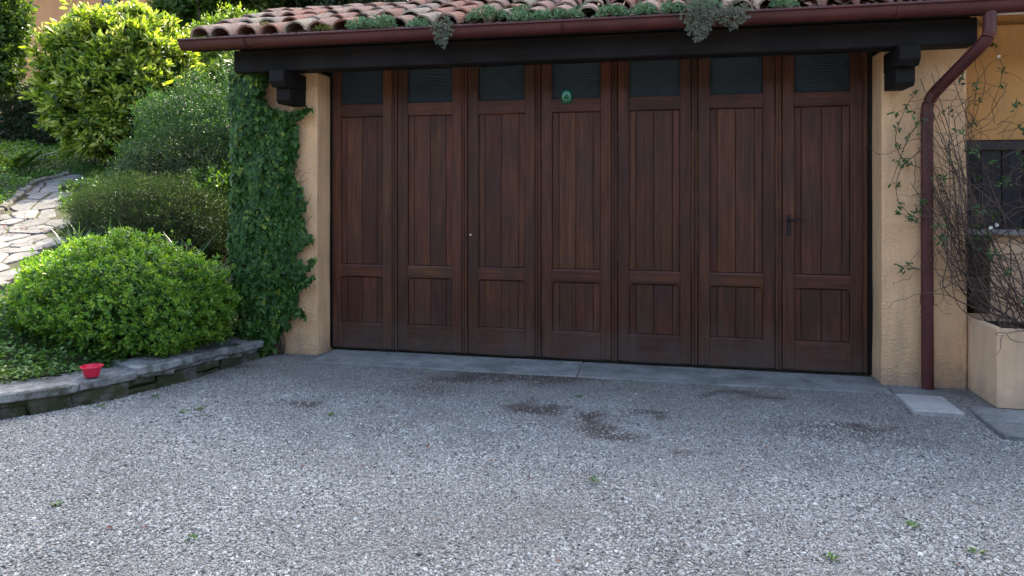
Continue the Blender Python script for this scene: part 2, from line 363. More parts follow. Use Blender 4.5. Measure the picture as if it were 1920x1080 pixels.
def m_soil():
    m, nt, b, N, L = mat('garden_soil')
    v = coords(nt, rand=False, world=True); n = tex(nt, v, 6, 8, .7); r = ramp(nt, [(.3, (.03, .024, .016)), (.55, (.05, .055, .022)), (.75, (.055, .08, .025))])
    L.new(n.outputs[0], r.inputs[0]); L.new(r.outputs[0], b.inputs['Base Color']); b.inputs['Roughness'].default_value = 1; bump(nt, n.outputs[0], 1, .03, b); return m
M_SOIL = m_soil()
def m_grit():
    m, nt, b, N, L = mat('gravel_bed')
    v = coords(nt, rand=False, world=True)
    vo = tex(nt, v, 130, kind='VORONOI'); vo2 = tex(nt, v, 130, kind='VORONOI', feature='DISTANCE_TO_EDGE')
    n = tex(nt, v, 1.3, 6, .65); nf = tex(nt, v, 60, 5, .7)
    r = ramp(nt, [(0, (.10, .095, .092)), (.4, (.19, .185, .18)), (.75, (.30, .295, .285)), (1, (.48, .46, .44))])
    sp = N.new('ShaderNodeSeparateColor'); L.new(vo.outputs['Color'], sp.inputs[0]); L.new(sp.outputs[0], r.inputs[0])
    soil = ramp(nt, [(.35, (.048, .037, .033)), (.7, (.105, .082, .074))]); L.new(nf.outputs[0], soil.inputs[0])
    at = N.new('ShaderNodeAttribute'); at.attribute_name = 'dirt'
    rn = ramp(nt, [(.5, (.2, .2, .2)), (.75, (.75, .75, .75))]); L.new(n.outputs[0], rn.inputs[0])
    mx = node(nt, 'ShaderNodeMath', operation='MAXIMUM'); L.new(at.outputs['Fac'], mx.inputs[0]); L.new(rn.outputs[0], mx.inputs[1])
    L.new(mixc(nt, r.outputs[0], soil.outputs[0], mx.outputs[0]), b.inputs['Base Color'])
    b.inputs['Roughness'].default_value = .95; b.inputs['Specular IOR Level'].default_value = .2
    bump(nt, vo2.outputs['Distance'], .9, .006, b); return m
M_GRIT = m_grit()
def m_pebble():
    m, nt, b, N, L = mat('pebble')
    oi = N.new('ShaderNodeObjectInfo')
    r = ramp(nt, [(0, (.07, .07, .068)), (.18, (.19, .188, .18)), (.4, (.29, .288, .275)), (.62, (.355, .352, .337)), (.78, (.25, .225, .20)), (.88, (.39, .385, .37)), (1, (.50, .495, .475))])
    L.new(oi.outputs['Random'], r.inputs[0])
    # stones nearer the doors are coated with trodden-in soil, in uneven patches
    g = N.new('ShaderNodeNewGeometry'); sx = N.new('ShaderNodeSeparateXYZ'); L.new(g.outputs['Position'], sx.inputs[0])
    nz = tex(nt, coords(nt, (1, 1.5, 1), rand=False, world=True), 1.7, 6, .62)
    ma = node(nt, 'ShaderNodeMath', operation='MULTIPLY_ADD'); ma.inputs[1].default_value = 2.6; L.new(nz.outputs[0], ma.inputs[0]); L.new(sx.outputs[1], ma.inputs[2])
    mr = node(nt, 'ShaderNodeMapRange'); mr.inputs[1].default_value = -.75; mr.inputs[2].default_value = .95; mr.inputs[4].default_value = .72; L.new(ma.outputs[0], mr.inputs[0])
    L.new(mixc(nt, r.outputs[0], (.135, .108, .092), mr.outputs[0]), b.inputs['Base Color']); b.inputs['Roughness'].default_value = .8; b.inputs['Specular IOR Level'].default_value = .3
    return m
M_PEB = m_pebble()
def m_pane():
    m, nt, b, N, L = mat('reeded_glass')
    N.remove(b)
    v = coords(nt, rand=False)
    wx = tex(nt, v, 26, 0, kind='WAVE', bands_direction='X'); wz = tex(nt, v, 26, 0, kind='WAVE', bands_direction='Z')
    ad = node(nt, 'ShaderNodeMath', operation='ADD'); L.new(wx.outputs['Fac'], ad.inputs[0]); L.new(wz.outputs['Fac'], ad.inputs[1])
    bp = N.new('ShaderNodeBump'); bp.inputs['Strength'].default_value = .7; bp.inputs['Distance'].default_value = .004; L.new(ad.outputs[0], bp.inputs['Height'])
    gl = N.new('ShaderNodeBsdfGlossy'); gl.inputs['Roughness'].default_value = .08; gl.inputs['Color'].default_value = (.85, .92, .95, 1); L.new(bp.outputs[0], gl.inputs['Normal'])
    tr = N.new('ShaderNodeBsdfTransparent'); tr.inputs['Color'].default_value = (.22, .30, .33, 1)
    fr = N.new('ShaderNodeFresnel'); fr.inputs['IOR'].default_value = 1.5; L.new(bp.outputs[0], fr.inputs['Normal'])
    dv = N.new('ShaderNodeBsdfDiffuse'); dv.inputs['Color'].default_value = (.026, .042, .056, 1); m0 = N.new('ShaderNodeMixShader'); L.new(tr.outputs[0], m0.inputs[1]); L.new(dv.outputs[0], m0.inputs[2])
    nd = tex(nt, coords(nt, world=True, rand=False), 3.0, 5, .6); rd = ramp(nt, [(.3, (.35, .35, .35)), (.75, (.85, .85, .85))]); L.new(nd.outputs[0], rd.inputs[0]); L.new(rd.outputs[0], m0.inputs[0])   # patchy dark blue diffuse mixed into the glass
    ms = N.new('ShaderNodeMixShader'); L.new(fr.outputs[0], ms.inputs[0]); L.new(m0.outputs[0], ms.inputs[1]); L.new(gl.outputs[0], ms.inputs[2])
    L.new(ms.outputs[0], N['Material Output'].inputs[0]); return m
M_PANE = m_pane()
def m_green_glass():
    m, nt, b, N, L = mat('green_lantern_glass')
    b.inputs['Base Color'].default_value = (.006, .085, .035, 1); b.inputs['Roughness'].default_value = .1; b.inputs['Transmission Weight'].default_value = .2; return m
M_GREEN = m_green_glass()

# ------------------------------------------------------------------ the setting: gravel yard, garden terrain
GZ = -.05
DIRT = [(2.088, -1.193, .22, .13), (2.50, -1.36, .11, .18), (2.62, -1.62, .20, .13), (2.80, -1.15, .15, .06), (.525, -1.46, .15, .08), (3.45, -.66, .30, .06), (3.02, -1.78, .14, .04), (4.15, -1.15, .14, .06)]
def dirt_at(x, y):
    wx = x + .06 * fnoise(np.stack([x * 9, y * 9, x * 0], -1), 3, 4); wy = y + .05 * fnoise(np.stack([x * 9, y * 9, x * 0 + 9], -1), 5, 4)
    d = np.zeros_like(x)
    for cx, cy, rx, ry in DIRT:
        q = ((wx - cx) / rx) ** 2 + ((wy - cy) / ry) ** 2
        d = np.maximum(d, np.clip(1.7 - q, 0, 1))
    n = fnoise(np.stack([x * 1.6, y * 2.2, x * 0 + 4], -1), 8, 4)
    edge = np.clip((y + 1.6) / .8, 0, 1) * .78
    return np.clip(np.maximum(d * .92, np.clip((n - .12) * .7, 0, .42)) + edge * np.clip(.6 + .5 * n, .2, 1), 0, 1)
def rise(y): t = np.clip((y + 1.1) / .6, 0, 1); return .033 * t * t * (3 - 2 * t)
def ground_z(x, y): return GZ + rise(y) + .012 * fnoise(np.stack([x * 1.3, y * 1.3, x * 0], -1), 2)
def yard_sheet():
    xs = np.concatenate([[-120, -40, -12], np.arange(-6, 9.01, .1), [14, 40, 120]]); ys = np.concatenate([[-120, -40, -12], np.arange(-7, 1.01, .1), [6, 20, 60, 160]])
    X, Y = np.meshgrid(xs, ys, indexing='ij'); near = (np.abs(X) < 9) & (Y > -8) & (Y < 1)
    Z = GZ + np.where(near, rise(Y) * (Y < -.1) + .012 * fnoise(np.stack([X * 1.3, Y * 1.3, X * 0], -1), 2), 0)
    ny = len(ys); i = (np.arange(len(xs) - 1)[:, None] * ny + np.arange(ny - 1)[None]).ravel()
    me = arr_mesh(np.stack([X, Y, Z], -1).reshape(-1, 3), np.stack([i, i + ny, i + ny + 1, i + 1], -1))
    a = me.attributes.new('dirt', 'FLOAT', 'POINT'); a.data.foreach_set('value', dirt_at(X.ravel(), Y.ravel()).astype(np.float32))
    return me
tag(obj('gravel_yard', yard_sheet(), M_GRIT, None, True), 'grey gravel yard in front of the garage', kind='structure')


def pebbles():
    n = 560000
    x = R.uniform(-2.3, 6.3, n); y = R.uniform(-4.1, -.2, n)
    d = wall_dist(x, y); dm = dirt_at(x, y)
    keep = (d < -.0) & (R.random(n) > np.where(dm > .85, .86, dm * .82))
    keep &= ~((y > -.47) & (x > .06) & (x < 4.47)) & ~((y > -.27))
    keep &= ~((x > 4.47) & (x < 4.80) & (y > -.86) & (y < -.46)) & ~((x > 4.84) & (y > -1.24) & (y < -.3))
    x, y = x[keep], y[keep]; n = len(x)
    big = np.exp(.22 * fnoise(np.stack([x * 2.2, y * 2.2, x * 0 + 2], -1), 12, 3)) * np.where(y > -1.0, .86, 1); s = R.lognormal(math.log(.0035), .38, n) * big; s = np.clip(s, .002, .0125)
    P = np.stack([x, y, ground_z(x, y) + s * .2 + .001], -1)
    me = bpy.data.meshes.new('pebbles'); me.vertices.add(n); me.vertices.foreach_set('co', P.astype(np.float32).ravel())
    sc = np.stack([s * R.uniform(.9, 1.45, n), s * R.uniform(.8, 1.1, n), s * R.uniform(.5, .8, n)], -1)
    a = me.attributes.new('sc', 'FLOAT_VECTOR', 'POINT'); a.data.foreach_set('vector', sc.astype(np.float32).ravel())
    rt = np.stack([R.normal(0, .35, n), R.normal(0, .35, n), R.uniform(0, 6.283, n)], -1)
    a = me.attributes.new('rt', 'FLOAT_VECTOR', 'POINT'); a.data.foreach_set('vector', rt.astype(np.float32).ravel())
    o = obj('gravel', me, M_PEB)
    g = bpy.data.node_groups.new('scatter_pebbles', 'GeometryNodeTree')
    g.interface.new_socket('Geometry', in_out='INPUT', socket_type='NodeSocketGeometry'); g.interface.new_socket('Geometry', in_out='OUTPUT', socket_type='NodeSocketGeometry')
    N = g.nodes; L = g.links; gi = N.new('NodeGroupInput'); go = N.new('NodeGroupOutput')
    ip = N.new('GeometryNodeInstanceOnPoints'); ico = N.new('GeometryNodeMeshIcoSphere'); ico.inputs['Subdivisions'].default_value = 1; ico.inputs['Radius'].default_value = 1
    sm = N.new('GeometryNodeSetMaterial'); sm.inputs['Material'].default_value = M_PEB
    L.new(ico.outputs[0], sm.inputs[0]); L.new(gi.outputs[0], ip.inputs['Points']); L.new(sm.outputs[0], ip.inputs['Instance'])
    for nm, sk in (('sc', 'Scale'), ('rt', 'Rotation')):
        na = N.new('GeometryNodeInputNamedAttribute'); na.data_type = 'FLOAT_VECTOR'; na.inputs['Name'].default_value = nm
        if sk == 'Rotation':
            er = N.new('FunctionNodeEulerToRotation'); L.new(na.outputs[0], er.inputs[0]); L.new(er.outputs[0], ip.inputs[sk])
        else: L.new(na.outputs[0], ip.inputs[sk])
    L.new(ip.outputs[0], go.inputs[0])
    md = o.modifiers.new('scatter', 'NODES'); md.node_group = g
    return tag(o, 'loose grey and white pebbles covering the yard', 'gravel', kind='stuff')
pebbles()

def terrain():
    xs = np.concatenate([[-60, -40, -25], np.arange(-16, -.69, .17), [-.72]]); ys = np.concatenate([np.arange(-7, 9, .17), [12, 16, 25, 45, 70]])
    X, Y = np.meshgrid(xs, ys, indexing='ij'); d = wall_dist(X, Y)
    Z = terr(X, Y) + .03 * fnoise(np.stack([X * 1.5, Y * 1.5, X * 0], -1), 6) * np.clip(d, 0, 1)
    ny = len(ys); I = np.arange(len(xs) - 1)[:, None] * ny + np.arange(ny - 1)[None]
    ok = (np.minimum(np.minimum(d[:-1, :-1], d[1:, :-1]), np.minimum(d[:-1, 1:], d[1:, 1:])) > .04)
    i = I[ok]
    return arr_mesh(np.stack([X, Y, Z], -1).reshape(-1, 3), np.stack([i, i + ny, i + ny + 1, i + 1], -1))
tag(obj('garden_ground', terrain(), M_SOIL, None, True), 'sloping garden soil left of the garage', kind='structure')
tag(box('bank_behind_garage', -.72, 60, 9.3, 60, -.5, 2.3, M_SOIL, None), 'garden bank behind the garage', kind='structure')

# ---- flagged path
PATH_R = np.array([(-2.0, -2.3), (-2.45, -1.4), (-2.837, -.643), (-3.182, .019), (-3.566, .692), (-4.199, 1.435), (-4.892, 2.062), (-5.6, 2.8), (-5.7, 3.5)])
PATH_L = np.array([(-4.2, -2.0), (-4.6, -.9), (-4.85, .2), (-4.95, .9), (-5.268, 1.571), (-5.6, 2.1), (-5.95, 2.65), (-6.162, 2.994), (-6.269, 3.7)])
def in_poly(p, poly):
    c = False; n = len(poly)
    for i in range(n):
        a, b = poly[i], poly[i - 1]
        if (a[1] > p[1]) != (b[1] > p[1]) and p[0] < (b[0] - a[0]) * (p[1] - a[1]) / (b[1] - a[1]) + a[0]: c = not c
    return c
def clip_cell(c, others, r=.8):
    poly = [np.array(q, float) for q in ((c[0] - r, c[1] - r), (c[0] + r, c[1] - r), (c[0] + r, c[1] + r), (c[0] - r, c[1] + r))]
    for o in others:
        nrm = o - c; ln = np.linalg.norm(nrm)
        if ln < 1e-6 or ln > 2 * r: continue
        nrm = nrm / ln; lim = ln / 2 - .012 + c @ nrm; out = []
        for i in range(len(poly)):
            a, b = poly[i - 1], poly[i]; da, db = a @ nrm - lim, b @ nrm - lim
            if (da > 0) != (db > 0): out.append(a + (b - a) * da / (da - db))
            if db <= 0: out.append(b)
        poly = out
        if len(poly) < 3: return None
    return poly
path_poly = [tuple(p) for p in PATH_L] + [tuple(p) for p in PATH_R[::-1]]
def path_bed():
    n = 60; t = np.linspace(0, 1, n); u = np.linspace(0, 1, len(PATH_L))
    A = np.stack([np.interp(t, u, PATH_L[:, k]) for k in (0, 1)], -1); B = np.stack([np.interp(t, u, PATH_R[:, k]) for k in (0, 1)], -1)
    m = 9; g = np.linspace(0, 1, m); P = A[:, None] * (1 - g)[None, :, None] + B[:, None] * g[None, :, None]
    Z = terr(P[..., 0], P[..., 1]) + .035
    i = (np.arange(n - 1)[:, None] * m + np.arange(m - 1)[None]).ravel()
    return arr_mesh(np.concatenate([P, Z[..., None]], -1).reshape(-1, 3), np.stack([i, i + m, i + m + 1, i + 1], -1))
path_o = tag(obj('path', path_bed(), M_SOIL, None, True), 'crazy paved stone path climbing through the garden', kind='structure')
rp = random.Random(5)
seeds = []
for gx in np.arange(-6.6, -1.8, .28):
    for gy in np.arange(-2.6, 4.0, .28):
        seeds.append(np.array((gx + rp.uniform(-.15, .15), gy + rp.uniform(-.15, .15))))
for c in seeds:
    if not in_poly(c, path_poly): continue
    poly = clip_cell(c, [s for s in seeds if s is not c])
    if not poly: continue
    # roughen the outline a little, then a slab with a chamfered top edge
    pts = []
    for i in range(len(poly)):
        a, b = poly[i - 1], poly[i]
        if np.linalg.norm(b - a) < .03: continue
        pts.append(a + (b - a) * .12); pts.append(a + (b - a) * .5 + np.array((rp.uniform(-.012, .012), rp.uniform(-.012, .012)))); pts.append(a + (b - a) * .88)
    if len(pts) < 6: continue
    bm = bmesh.new(); h = .052 + rp.uniform(-.008, .01); cc = np.mean(pts, 0)
    tz = lambda q: float(terr(q[0], q[1]))
    lo = [bm.verts.new((*p, tz(p) + .01)) for p in pts]; hi = [bm.verts.new((*p, tz(p) + h - .008)) for p in pts]
    top = [bm.verts.new((*(cc + (p - cc) * .95), tz(p) + h)) for p in pts]; bm.faces.new(top); n = len(pts)
    for i in range(n):
        j = (i + 1) % n; bm.faces.new((lo[i], lo[j], hi[j], hi[i])); bm.faces.new((hi[i], hi[j], top[j], top[i]))
    bmesh.ops.recalc_face_normals(bm, faces=bm.faces[:])
    obj('flagstone', bm_mesh(bm, 'flagstone'), M_FLAG, path_o)
kerb = empty('path_kerb', (-5.6, 2.1, 0)); tag(kerb, 'low dark stone edging along the far side of the flagged path', 'edging')
kl = bez([tuple(p) for p in PATH_L], 10)
acc = 0; last = kl[0]; k = 0
L_ = np.concatenate([[0], np.cumsum(np.linalg.norm(np.diff(kl, axis=0), axis=1))]); s0 = .02
while s0 < L_[-1] - .3:
    ln = rp.uniform(.28, .46); sm_ = s0 + ln / 2
    px, py = np.interp(sm_, L_, kl[:, 0]), np.interp(sm_, L_, kl[:, 1]); qx, qy = np.interp(sm_ + .05, L_, kl[:, 0]), np.interp(sm_ + .05, L_, kl[:, 1])
    o = obj('kerb_stone', rough_block(ln - .015, .09, .125, .014, k + 3, 2, 8, .015), M_KERB)
    tilt = math.atan2(float(terr(qx, qy) - terr(px, py)), .05)
    o.location = (px + 5.6, py - 2.1, float(terr(px, py)) - .02); o.rotation_euler = (0, -tilt, math.atan2(qy - py, qx - px)); o.parent = kerb
    s0 += ln; k += 1

# ---- dry stone retaining wall
rw = empty('retaining_wall', (-.85, -1.66, GZ)); tag(rw, 'low mossy stone wall edging the garden bed', 'wall')
WL = np.concatenate([[0], np.cumsum(np.linalg.norm(np.diff(WALL, axis=0), axis=1))])
def wpt(s, off):
    x, y = np.interp(s, WL, WALL[:, 0]), np.interp(s, WL, WALL[:, 1]); x2, y2 = np.interp(s + .04, WL, WALL[:, 0]), np.interp(s + .04, WL, WALL[:, 1])
    x1, y1 = np.interp(s - .04, WL, WALL[:, 0]), np.interp(s - .04, WL, WALL[:, 1])
    a = math.atan2(y2 - y1, x2 - x1); return x - math.sin(a) * off, y + math.cos(a) * off, a
def wall_piece(name, s, ln, w_, h, z, off, m_, seed, amp, tilt=0, fq=7):
    x, y, a = wpt(s + ln / 2, off)
    o = obj(name, rough_block(ln, w_, h, amp, seed, 6, fq, .010), m_); o.parent = rw
    o.location = (x + .85, y + 1.66, z - GZ); o.rotation_euler = (0, tilt, a)
s0 = 4.0; k = 0
while s0 < WL[-1] - .1:
    ln = min(rp.uniform(.17, .4), WL[-1] - s0)
    if rp.random() < .45:
        h1 = rp.uniform(.06, .085)
        wall_piece('wall_stone', s0, ln + .012, .26, h1, GZ - .03, .14 + rp.uniform(-.012, .012), M_WSTONE, k + 40, .016)
        wall_piece('wall_stone', s0 + rp.uniform(-.03, .03), ln + .010, .26, .13 - h1, GZ - .02 + h1, .14 + rp.uniform(-.012, .012), M_WSTONE, k + 90, .016)
    else:
        wall_piece('wall_stone', s0, ln + .012, .27, .135, GZ - .03, .14 + rp.uniform(-.012, .012), M_WSTONE, k + 140, .02)
    s0 += ln; k += 1
caps = [(4.0, .95), (4.95, .95), (5.9, .62), (6.5, .70), (7.19, .40), (7.57, .44), (8.0, .34), (8.33, WL[-1] - 8.33)]
for k, (s0, ln) in enumerate(((7.56, .30), (7.85, .36), (8.2, .26), (8.45, .2))): wall_piece('wall_stone', s0, ln + .01, .29, .045, .045, .145, M_CAP, k + 170, .016)
for k, (s0, ln) in enumerate(caps):
    hi_ = .028 if s0 > 7.5 else 0
    wall_piece('capstone', s0, ln - .004, .33 + .03 * (k % 2), .06, .05 + hi_, .15, M_CAP, k + 200, .008, rp.uniform(-.012, .012), 15)
for s0 in np.arange(4.0, WL[-1] - .3, .3): wall_piece('wall_core', s0, .33, .20, .14, GZ - .04, .17, M_SOIL, 7, .004)

# ---- threshold and paving slabs
th = empty('threshold', (2.2, -.2, GZ)); th['kind'] = 'structure'
for k, (x0, x1) in enumerate(((.055, 2.269), (2.273, 4.47))):
    o = obj('threshold_slab', rough_block(x1 - x0, .47, .085, .004, k + 300, 6, 3, .008), M_SLAB); o.parent = th; o.location = ((x0 + x1) / 2 - 2.2, -.01 - .225 + .2 - .02, -.04)
pv = empty('paving', (4.8, -.8, GZ)); pv['kind'] = 'structure'
for k, (x0, x1, y0, y1, m_, h) in enumerate(((4.49, 4.79, -.85, -.46, M_SLAB2, .040), (4.86, 5.55, -.95, -.66, M_SLAB, .034), (4.86, 5.52, -1.23, -.96, M_SLAB, .030), (5.53, 6.2, -1.22, -.7, M_SLAB, .033), (4.48, 5.0, -.45, -.27, M_SLAB, .038))):
    o = obj('paving_slab', rough_block(x1 - x0, y1 - y0, .06, .004, k + 330, 4, 4, .008), m_); o.parent = pv; o.location = ((x0 + x1) / 2 - 4.8, (y0 + y1) / 2 + .8, h - .06)

# ------------------------------------------------------------------ the garage
G = empty('garage', (2.2, 0, 0)); tag(G, 'ochre rendered garage with brown folding doors under a clay tiled roof', 'garage')
def gp(o): o.parent = G; o.matrix_parent_inverse = Matrix.Translation((-2.2, 0, 0)); return o
def gpart(name, loc=(0, 0, 0)):
    o = empty(name); o.parent = G; o.location = (loc[0] - 2.2, loc[1], loc[2]); return o
def stucco_box(name, x0, x1, y0, y1, z0, z1, m_, seed=1, amp=.006):
    bm = bmesh.new(); add_box(bm, x0, x1, y0, y1, z0, z1, .014, 2)
    bmesh.ops.subdivide_edges(bm, edges=[e for e in bm.edges if e.calc_length() > .4], cuts=12, use_grid_fill=True)
    P = np.array([v.co[:] for v in bm.verts]); D = np.stack([fnoise(P * 2.3, seed + k) for k in range(3)], -1) * amp
    for v, d in zip(bm.verts, D): v.co += Vector(d)
    return gp(obj(name, bm_mesh(bm), m_))
stucco_box('pillar', -.72, 0.0, -.22, .10, GZ - .06, 2.42, M_STUCCO, 1)
stucco_box('pillar', 4.465, 5.03, -.22, .10, GZ - .06, 2.42, M_STUCCO, 5)
gp(box('side_wall', -.70, -.45, .103, 9.0, GZ - .06, 2.66, M_STUCCO))
gp(box('partition_wall', 4.62, 4.88, .103, 6.0, GZ - .06, 2.66, M_STUCCO))
gp(box('rear_wall', -.45, 12, 8.8, 9.0, GZ - .06, 4.3, M_STUCCO))
gp(box('ceiling', -.44, 4.61, .17, 8.79, 2.60, 2.64, M_BEAMX))
gp(box('interior_floor', -.45, 4.62, .06, 8.8, -.045, -.004, M_SLAB))
# recessed house wall on the right, with its window opening
RY = .05
gp(box('house_wall', 5.032, 5.10, RY, RY + .3, GZ - .06, 2.62, M_STUCCO2))
gp(box('house_wall', 5.101, 6.35, RY, RY + .3, 1.775, 2.62, M_STUCCO2))
gp(box('house_wall', 5.275, 6.35, RY, RY + .3, GZ - .06, 1.07, M_PLANTER))
gp(box('house_wall', 6.351, 12, RY, RY + .3, GZ - .06, 2.62, M_STUCCO2))
gp(box('window_sill', 5.103, 6.40, RY - .06, RY + .2, 1.071, 1.112, M_SLAB2, None, .004))
gp(box('window_frame', 5.102, 6.348, RY + .02, RY + .10, 1.705, 1.773, M_BROWNF))
gp(box('wall_niche_back', 5.102, 5.274, RY + .22, RY + .26, GZ, 1.07, M_BROWNF))
gp(box('wooden_post', 5.145, 5.262, RY - .055, RY + .06, .30, 1.069, M_POST, None, .006))
sh = gpart('shutter', (5.10, RY, 1.112))
for k in range(9):
    box('shutter_plank', .004 + k * .138, .004 + k * .138 + .134, .05 + .004 * (k % 2), .085, .003, .59, M_SHUT, sh, .004)
# eaves timbers
gp(box('beam', -.60, 4.98, -.53, -.35, 2.385, 2.565, M_BEAMX, None, .008))
for cx in (-.165, 4.545):
    c = gpart('corbel', (cx, 0, 0))
    prism('corbel_block', [(-.225, 2.12), (-.47, 2.12), (-.50, 2.15), (-.50, 2.245), (-.225, 2.245)], 'x', -.062, .062, M_BEAMY, c, .004)
    prism('corbel_block', [(-.225, 2.248), (-.56, 2.248), (-.60, 2.29), (-.60, 2.382), (-.225, 2.382)], 'x', -.066, .066, M_BEAMY, c, .004)
TS = math.tan(math.radians(21)); EY, EZ = -.62, 2.61
RIDGE = .62; RZ = EZ + (RIDGE - EY) * TS
def deck(x0, x1, name, m_, z_=-.03, t=.03, y0=EY, y1=RIDGE):
    return gp(prism(name, [(y0, EZ + (y0 - EY) * TS + z_), (y1, EZ + (y1 - EY) * TS + z_), (y1, EZ + (y1 - EY) * TS + z_ - t), (y0, EZ + (y0 - EY) * TS + z_ - t)], 'x', x0, x1, m_))
deck(-.93, 5.03, 'soffit_boards', M_BEAMX)
deck(5.035, 9.0, 'painted_soffit', M_WHITE)
gp(box('frieze_board', -.585, 4.96, -.46, -.42, 2.566, 2.60, M_BEAMX))
gp(prism('gable_wall', [(-.34, 2.43), (.10, 2.43), (.10, 2.665), (4.4, 2.665), (4.4, 2.70), (RIDGE, RZ - .07), (-.34, EZ + .28 * TS - .065)], 'x', -.69, -.46, M_STUCCO))
gp(prism('rear_roof', [(RIDGE + .004, RZ - .03), (4.45, 2.76), (4.45, 2.72), (RIDGE + .004, RZ - .065)], 'x', -.93, 9.0, M_TILE))
gp(box('door_head', -.0, 4.465, -.02, .16, 2.505, 2.75, M_BEAMX))
gp(box('wall_above', 0, 12, .165, .35, 2.52, 2.86, M_STUCCO2))
# unseen upper floor, added behind the lower roof and raised to shade the yard
gp(box('added_upper_wall', -.6, 12, 4.3, 8.79, 2.9, 10.6, M_STUCCO))
gp(prism('added_upper_roof', [(3.7, 10.45), (6.5, 11.5), (9.4, 10.45), (9.4, 10.6), (6.5, 11.7), (3.7, 10.6)], 'x', -.8, 12.5, M_TILE))

# ---- roof tiles
def tile_mesh(length, r0, r1, t, seed, seg=8, up=True):
    rr_ = random.Random(seed); V = []; F = []
    rows = 3
    for k in range(rows):
        f = k / (rows - 1); r = r0 + (r1 - r0) * f; y = length * f
        for shell in (0, 1):
            rad = r - shell * t
            for i in range(seg + 1):
                a = math.pi * i / seg
                V.append((rad * math.cos(a) * 1.0 + rr_.uniform(-.002, .002), y + (rr_.uniform(-.006, .006) if k == 0 else 0), (rad * math.sin(a) * .9 if up else -rad * math.sin(a) * .7) + rr_.uniform(-.0015, .0015)))
    n = seg + 1; ix = lambda k, s, i: (k * 2 + s) * n + i
    for k in range(rows - 1):
        for i in range(seg):
            F.append((ix(k, 0, i), ix(k, 0, i + 1), ix(k + 1, 0, i + 1), ix(k + 1, 0, i))); F.append((ix(k, 1, i), ix(k + 1, 1, i), ix(k + 1, 1, i + 1), ix(k, 1, i + 1)))
        for i in (0, seg): F.append((ix(k, 0, i), ix(k + 1, 0, i), ix(k + 1, 1, i), ix(k, 1, i)))
    for i in range(seg):
        F.append((ix(0, 0, i), ix(0, 1, i), ix(0, 1, i + 1), ix(0, 0, i + 1))); F.append((ix(rows - 1, 0, i), ix(rows - 1, 0, i + 1), ix(rows - 1, 1, i + 1), ix(rows - 1, 1, i)))
    bm = bmesh.new(); vs = [bm.verts.new(v) for v in V]
    for f in F: bm.faces.new([vs[i] for i in f])
    bmesh.ops.recalc_face_normals(bm, faces=bm.faces[:])
    me = bm_mesh(bm, 'roof_tile'); me.materials.append(M_TILE)
    for p in me.polygons: p.use_smooth = True
    me.set_sharp_from_angle(angle=math.radians(50)); return me
roof = gpart('roof', (0, EY, EZ))
covers = [tile_mesh(.50, .099, .078, .017, s) for s in range(6)]
pitch, row = .214, .37; SLOPE = math.atan(TS)
def tile_matrix(x, d, dz, jit):
    return Matrix.Translation((x, d * math.cos(SLOPE), d * math.sin(SLOPE) + dz)) @ Matrix.Rotation(SLOPE - .035 + jit[0], 4, 'X') @ Matrix.Rotation(jit[1], 4, 'Z') @ Matrix.Rotation(jit[2], 4, 'Y')
rest = bmesh.new(); chan = bmesh.new()
pan = tile_mesh(.50, .085, .100, .013, 77, 6, False)
for c in range(39):
    for r_ in range(4):
        x = -.84 + c * pitch + rp.uniform(-.008, .008); d = -.03 + r_ * row + rp.uniform(-.022, .022)
        cut = .62 if r_ == 3 else 1.0
        M = tile_matrix(x, d, .062 + rp.uniform(-.004, .006), (rp.uniform(-.03, .03), rp.uniform(-.08, .08), rp.uniform(-.14, .14))) @ Matrix.Diagonal((1, cut, 1, 1))
        if c < 30:
            o = bpy.data.objects.new('roof_tile', covers[rp.randrange(6)]); link(o, roof); o.matrix_local = M
        else:
            t_ = covers[(c + r_) % 6].copy(); t_.transform(M); rest.from_mesh(t_); bpy.data.meshes.remove(t_)
        M = tile_matrix(x + pitch / 2, d + .01, .068, (0, rp.uniform(-.02, .02), 0)) @ Matrix.Diagonal((1, cut, 1, 1)); t_ = pan.copy(); t_.transform(M); chan.from_mesh(t_); bpy.data.meshes.remove(t_)
for k in range(24):
    o = bpy.data.objects.new('ridge_tile', covers[rp.randrange(6)]); link(o, roof)
    o.matrix_local = Matrix.Translation((-.93 + k * .40, RIDGE - EY + rp.uniform(-.01, .01), RZ - EZ + .045 + rp.uniform(-.006, .006))) @ Matrix.Rotation(-math.pi / 2 + rp.uniform(-.03, .03), 4, 'Z') @ Matrix.Rotation(-.02, 4, 'X')
tag(obj('rear_tiles', bm_mesh(rest), M_TILE, roof), kind='stuff'); tag(obj('channel_tiles', bm_mesh(chan), M_TILE, roof), kind='stuff')

# ---- gutter and downpipe
def gutter_mesh(x0, x1, rad=.066, t=.004):
    prof = [(.066, .02)] + [(rad * math.cos(a), -rad * math.sin(a)) for a in np.linspace(0, math.pi, 13)]
    prof += [(-.068, .012), (-.074, .020), (-.082, .017), (-.083, .006), (-.076, .002)]
    inner = [(p[0] * .94, p[1] * .94 + .0015) for p in prof[13:0:-1]] + [(.062, .02)]
    poly = prof + inner; bm = bmesh.new(); a = [bm.verts.new((x0, p[0], p[1])) for p in poly]; b = [bm.verts.new((x1, p[0], p[1])) for p in poly]; n = len(poly)
    for i in range(n): bm.faces.new((a[i], a[(i + 1) % n], b[(i + 1) % n], b[i]))
    caps_ = [(rad * math.cos(t_), -rad * math.sin(t_)) for t_ in np.linspace(0, math.pi, 13)]
    for x in (x0 + .001, x1 - .001): bm.faces.new([bm.verts.new((x, p[0], p[1])) for p in caps_])
    bmesh.ops.recalc_face_normals(bm, faces=bm.faces[:]); me = bm_mesh(bm, 'gutter')
    for p in me.polygons: p.use_smooth = True
    me.set_sharp_from_angle(angle=math.radians(40)); return me
GY, GTZ = -.70, 2.612
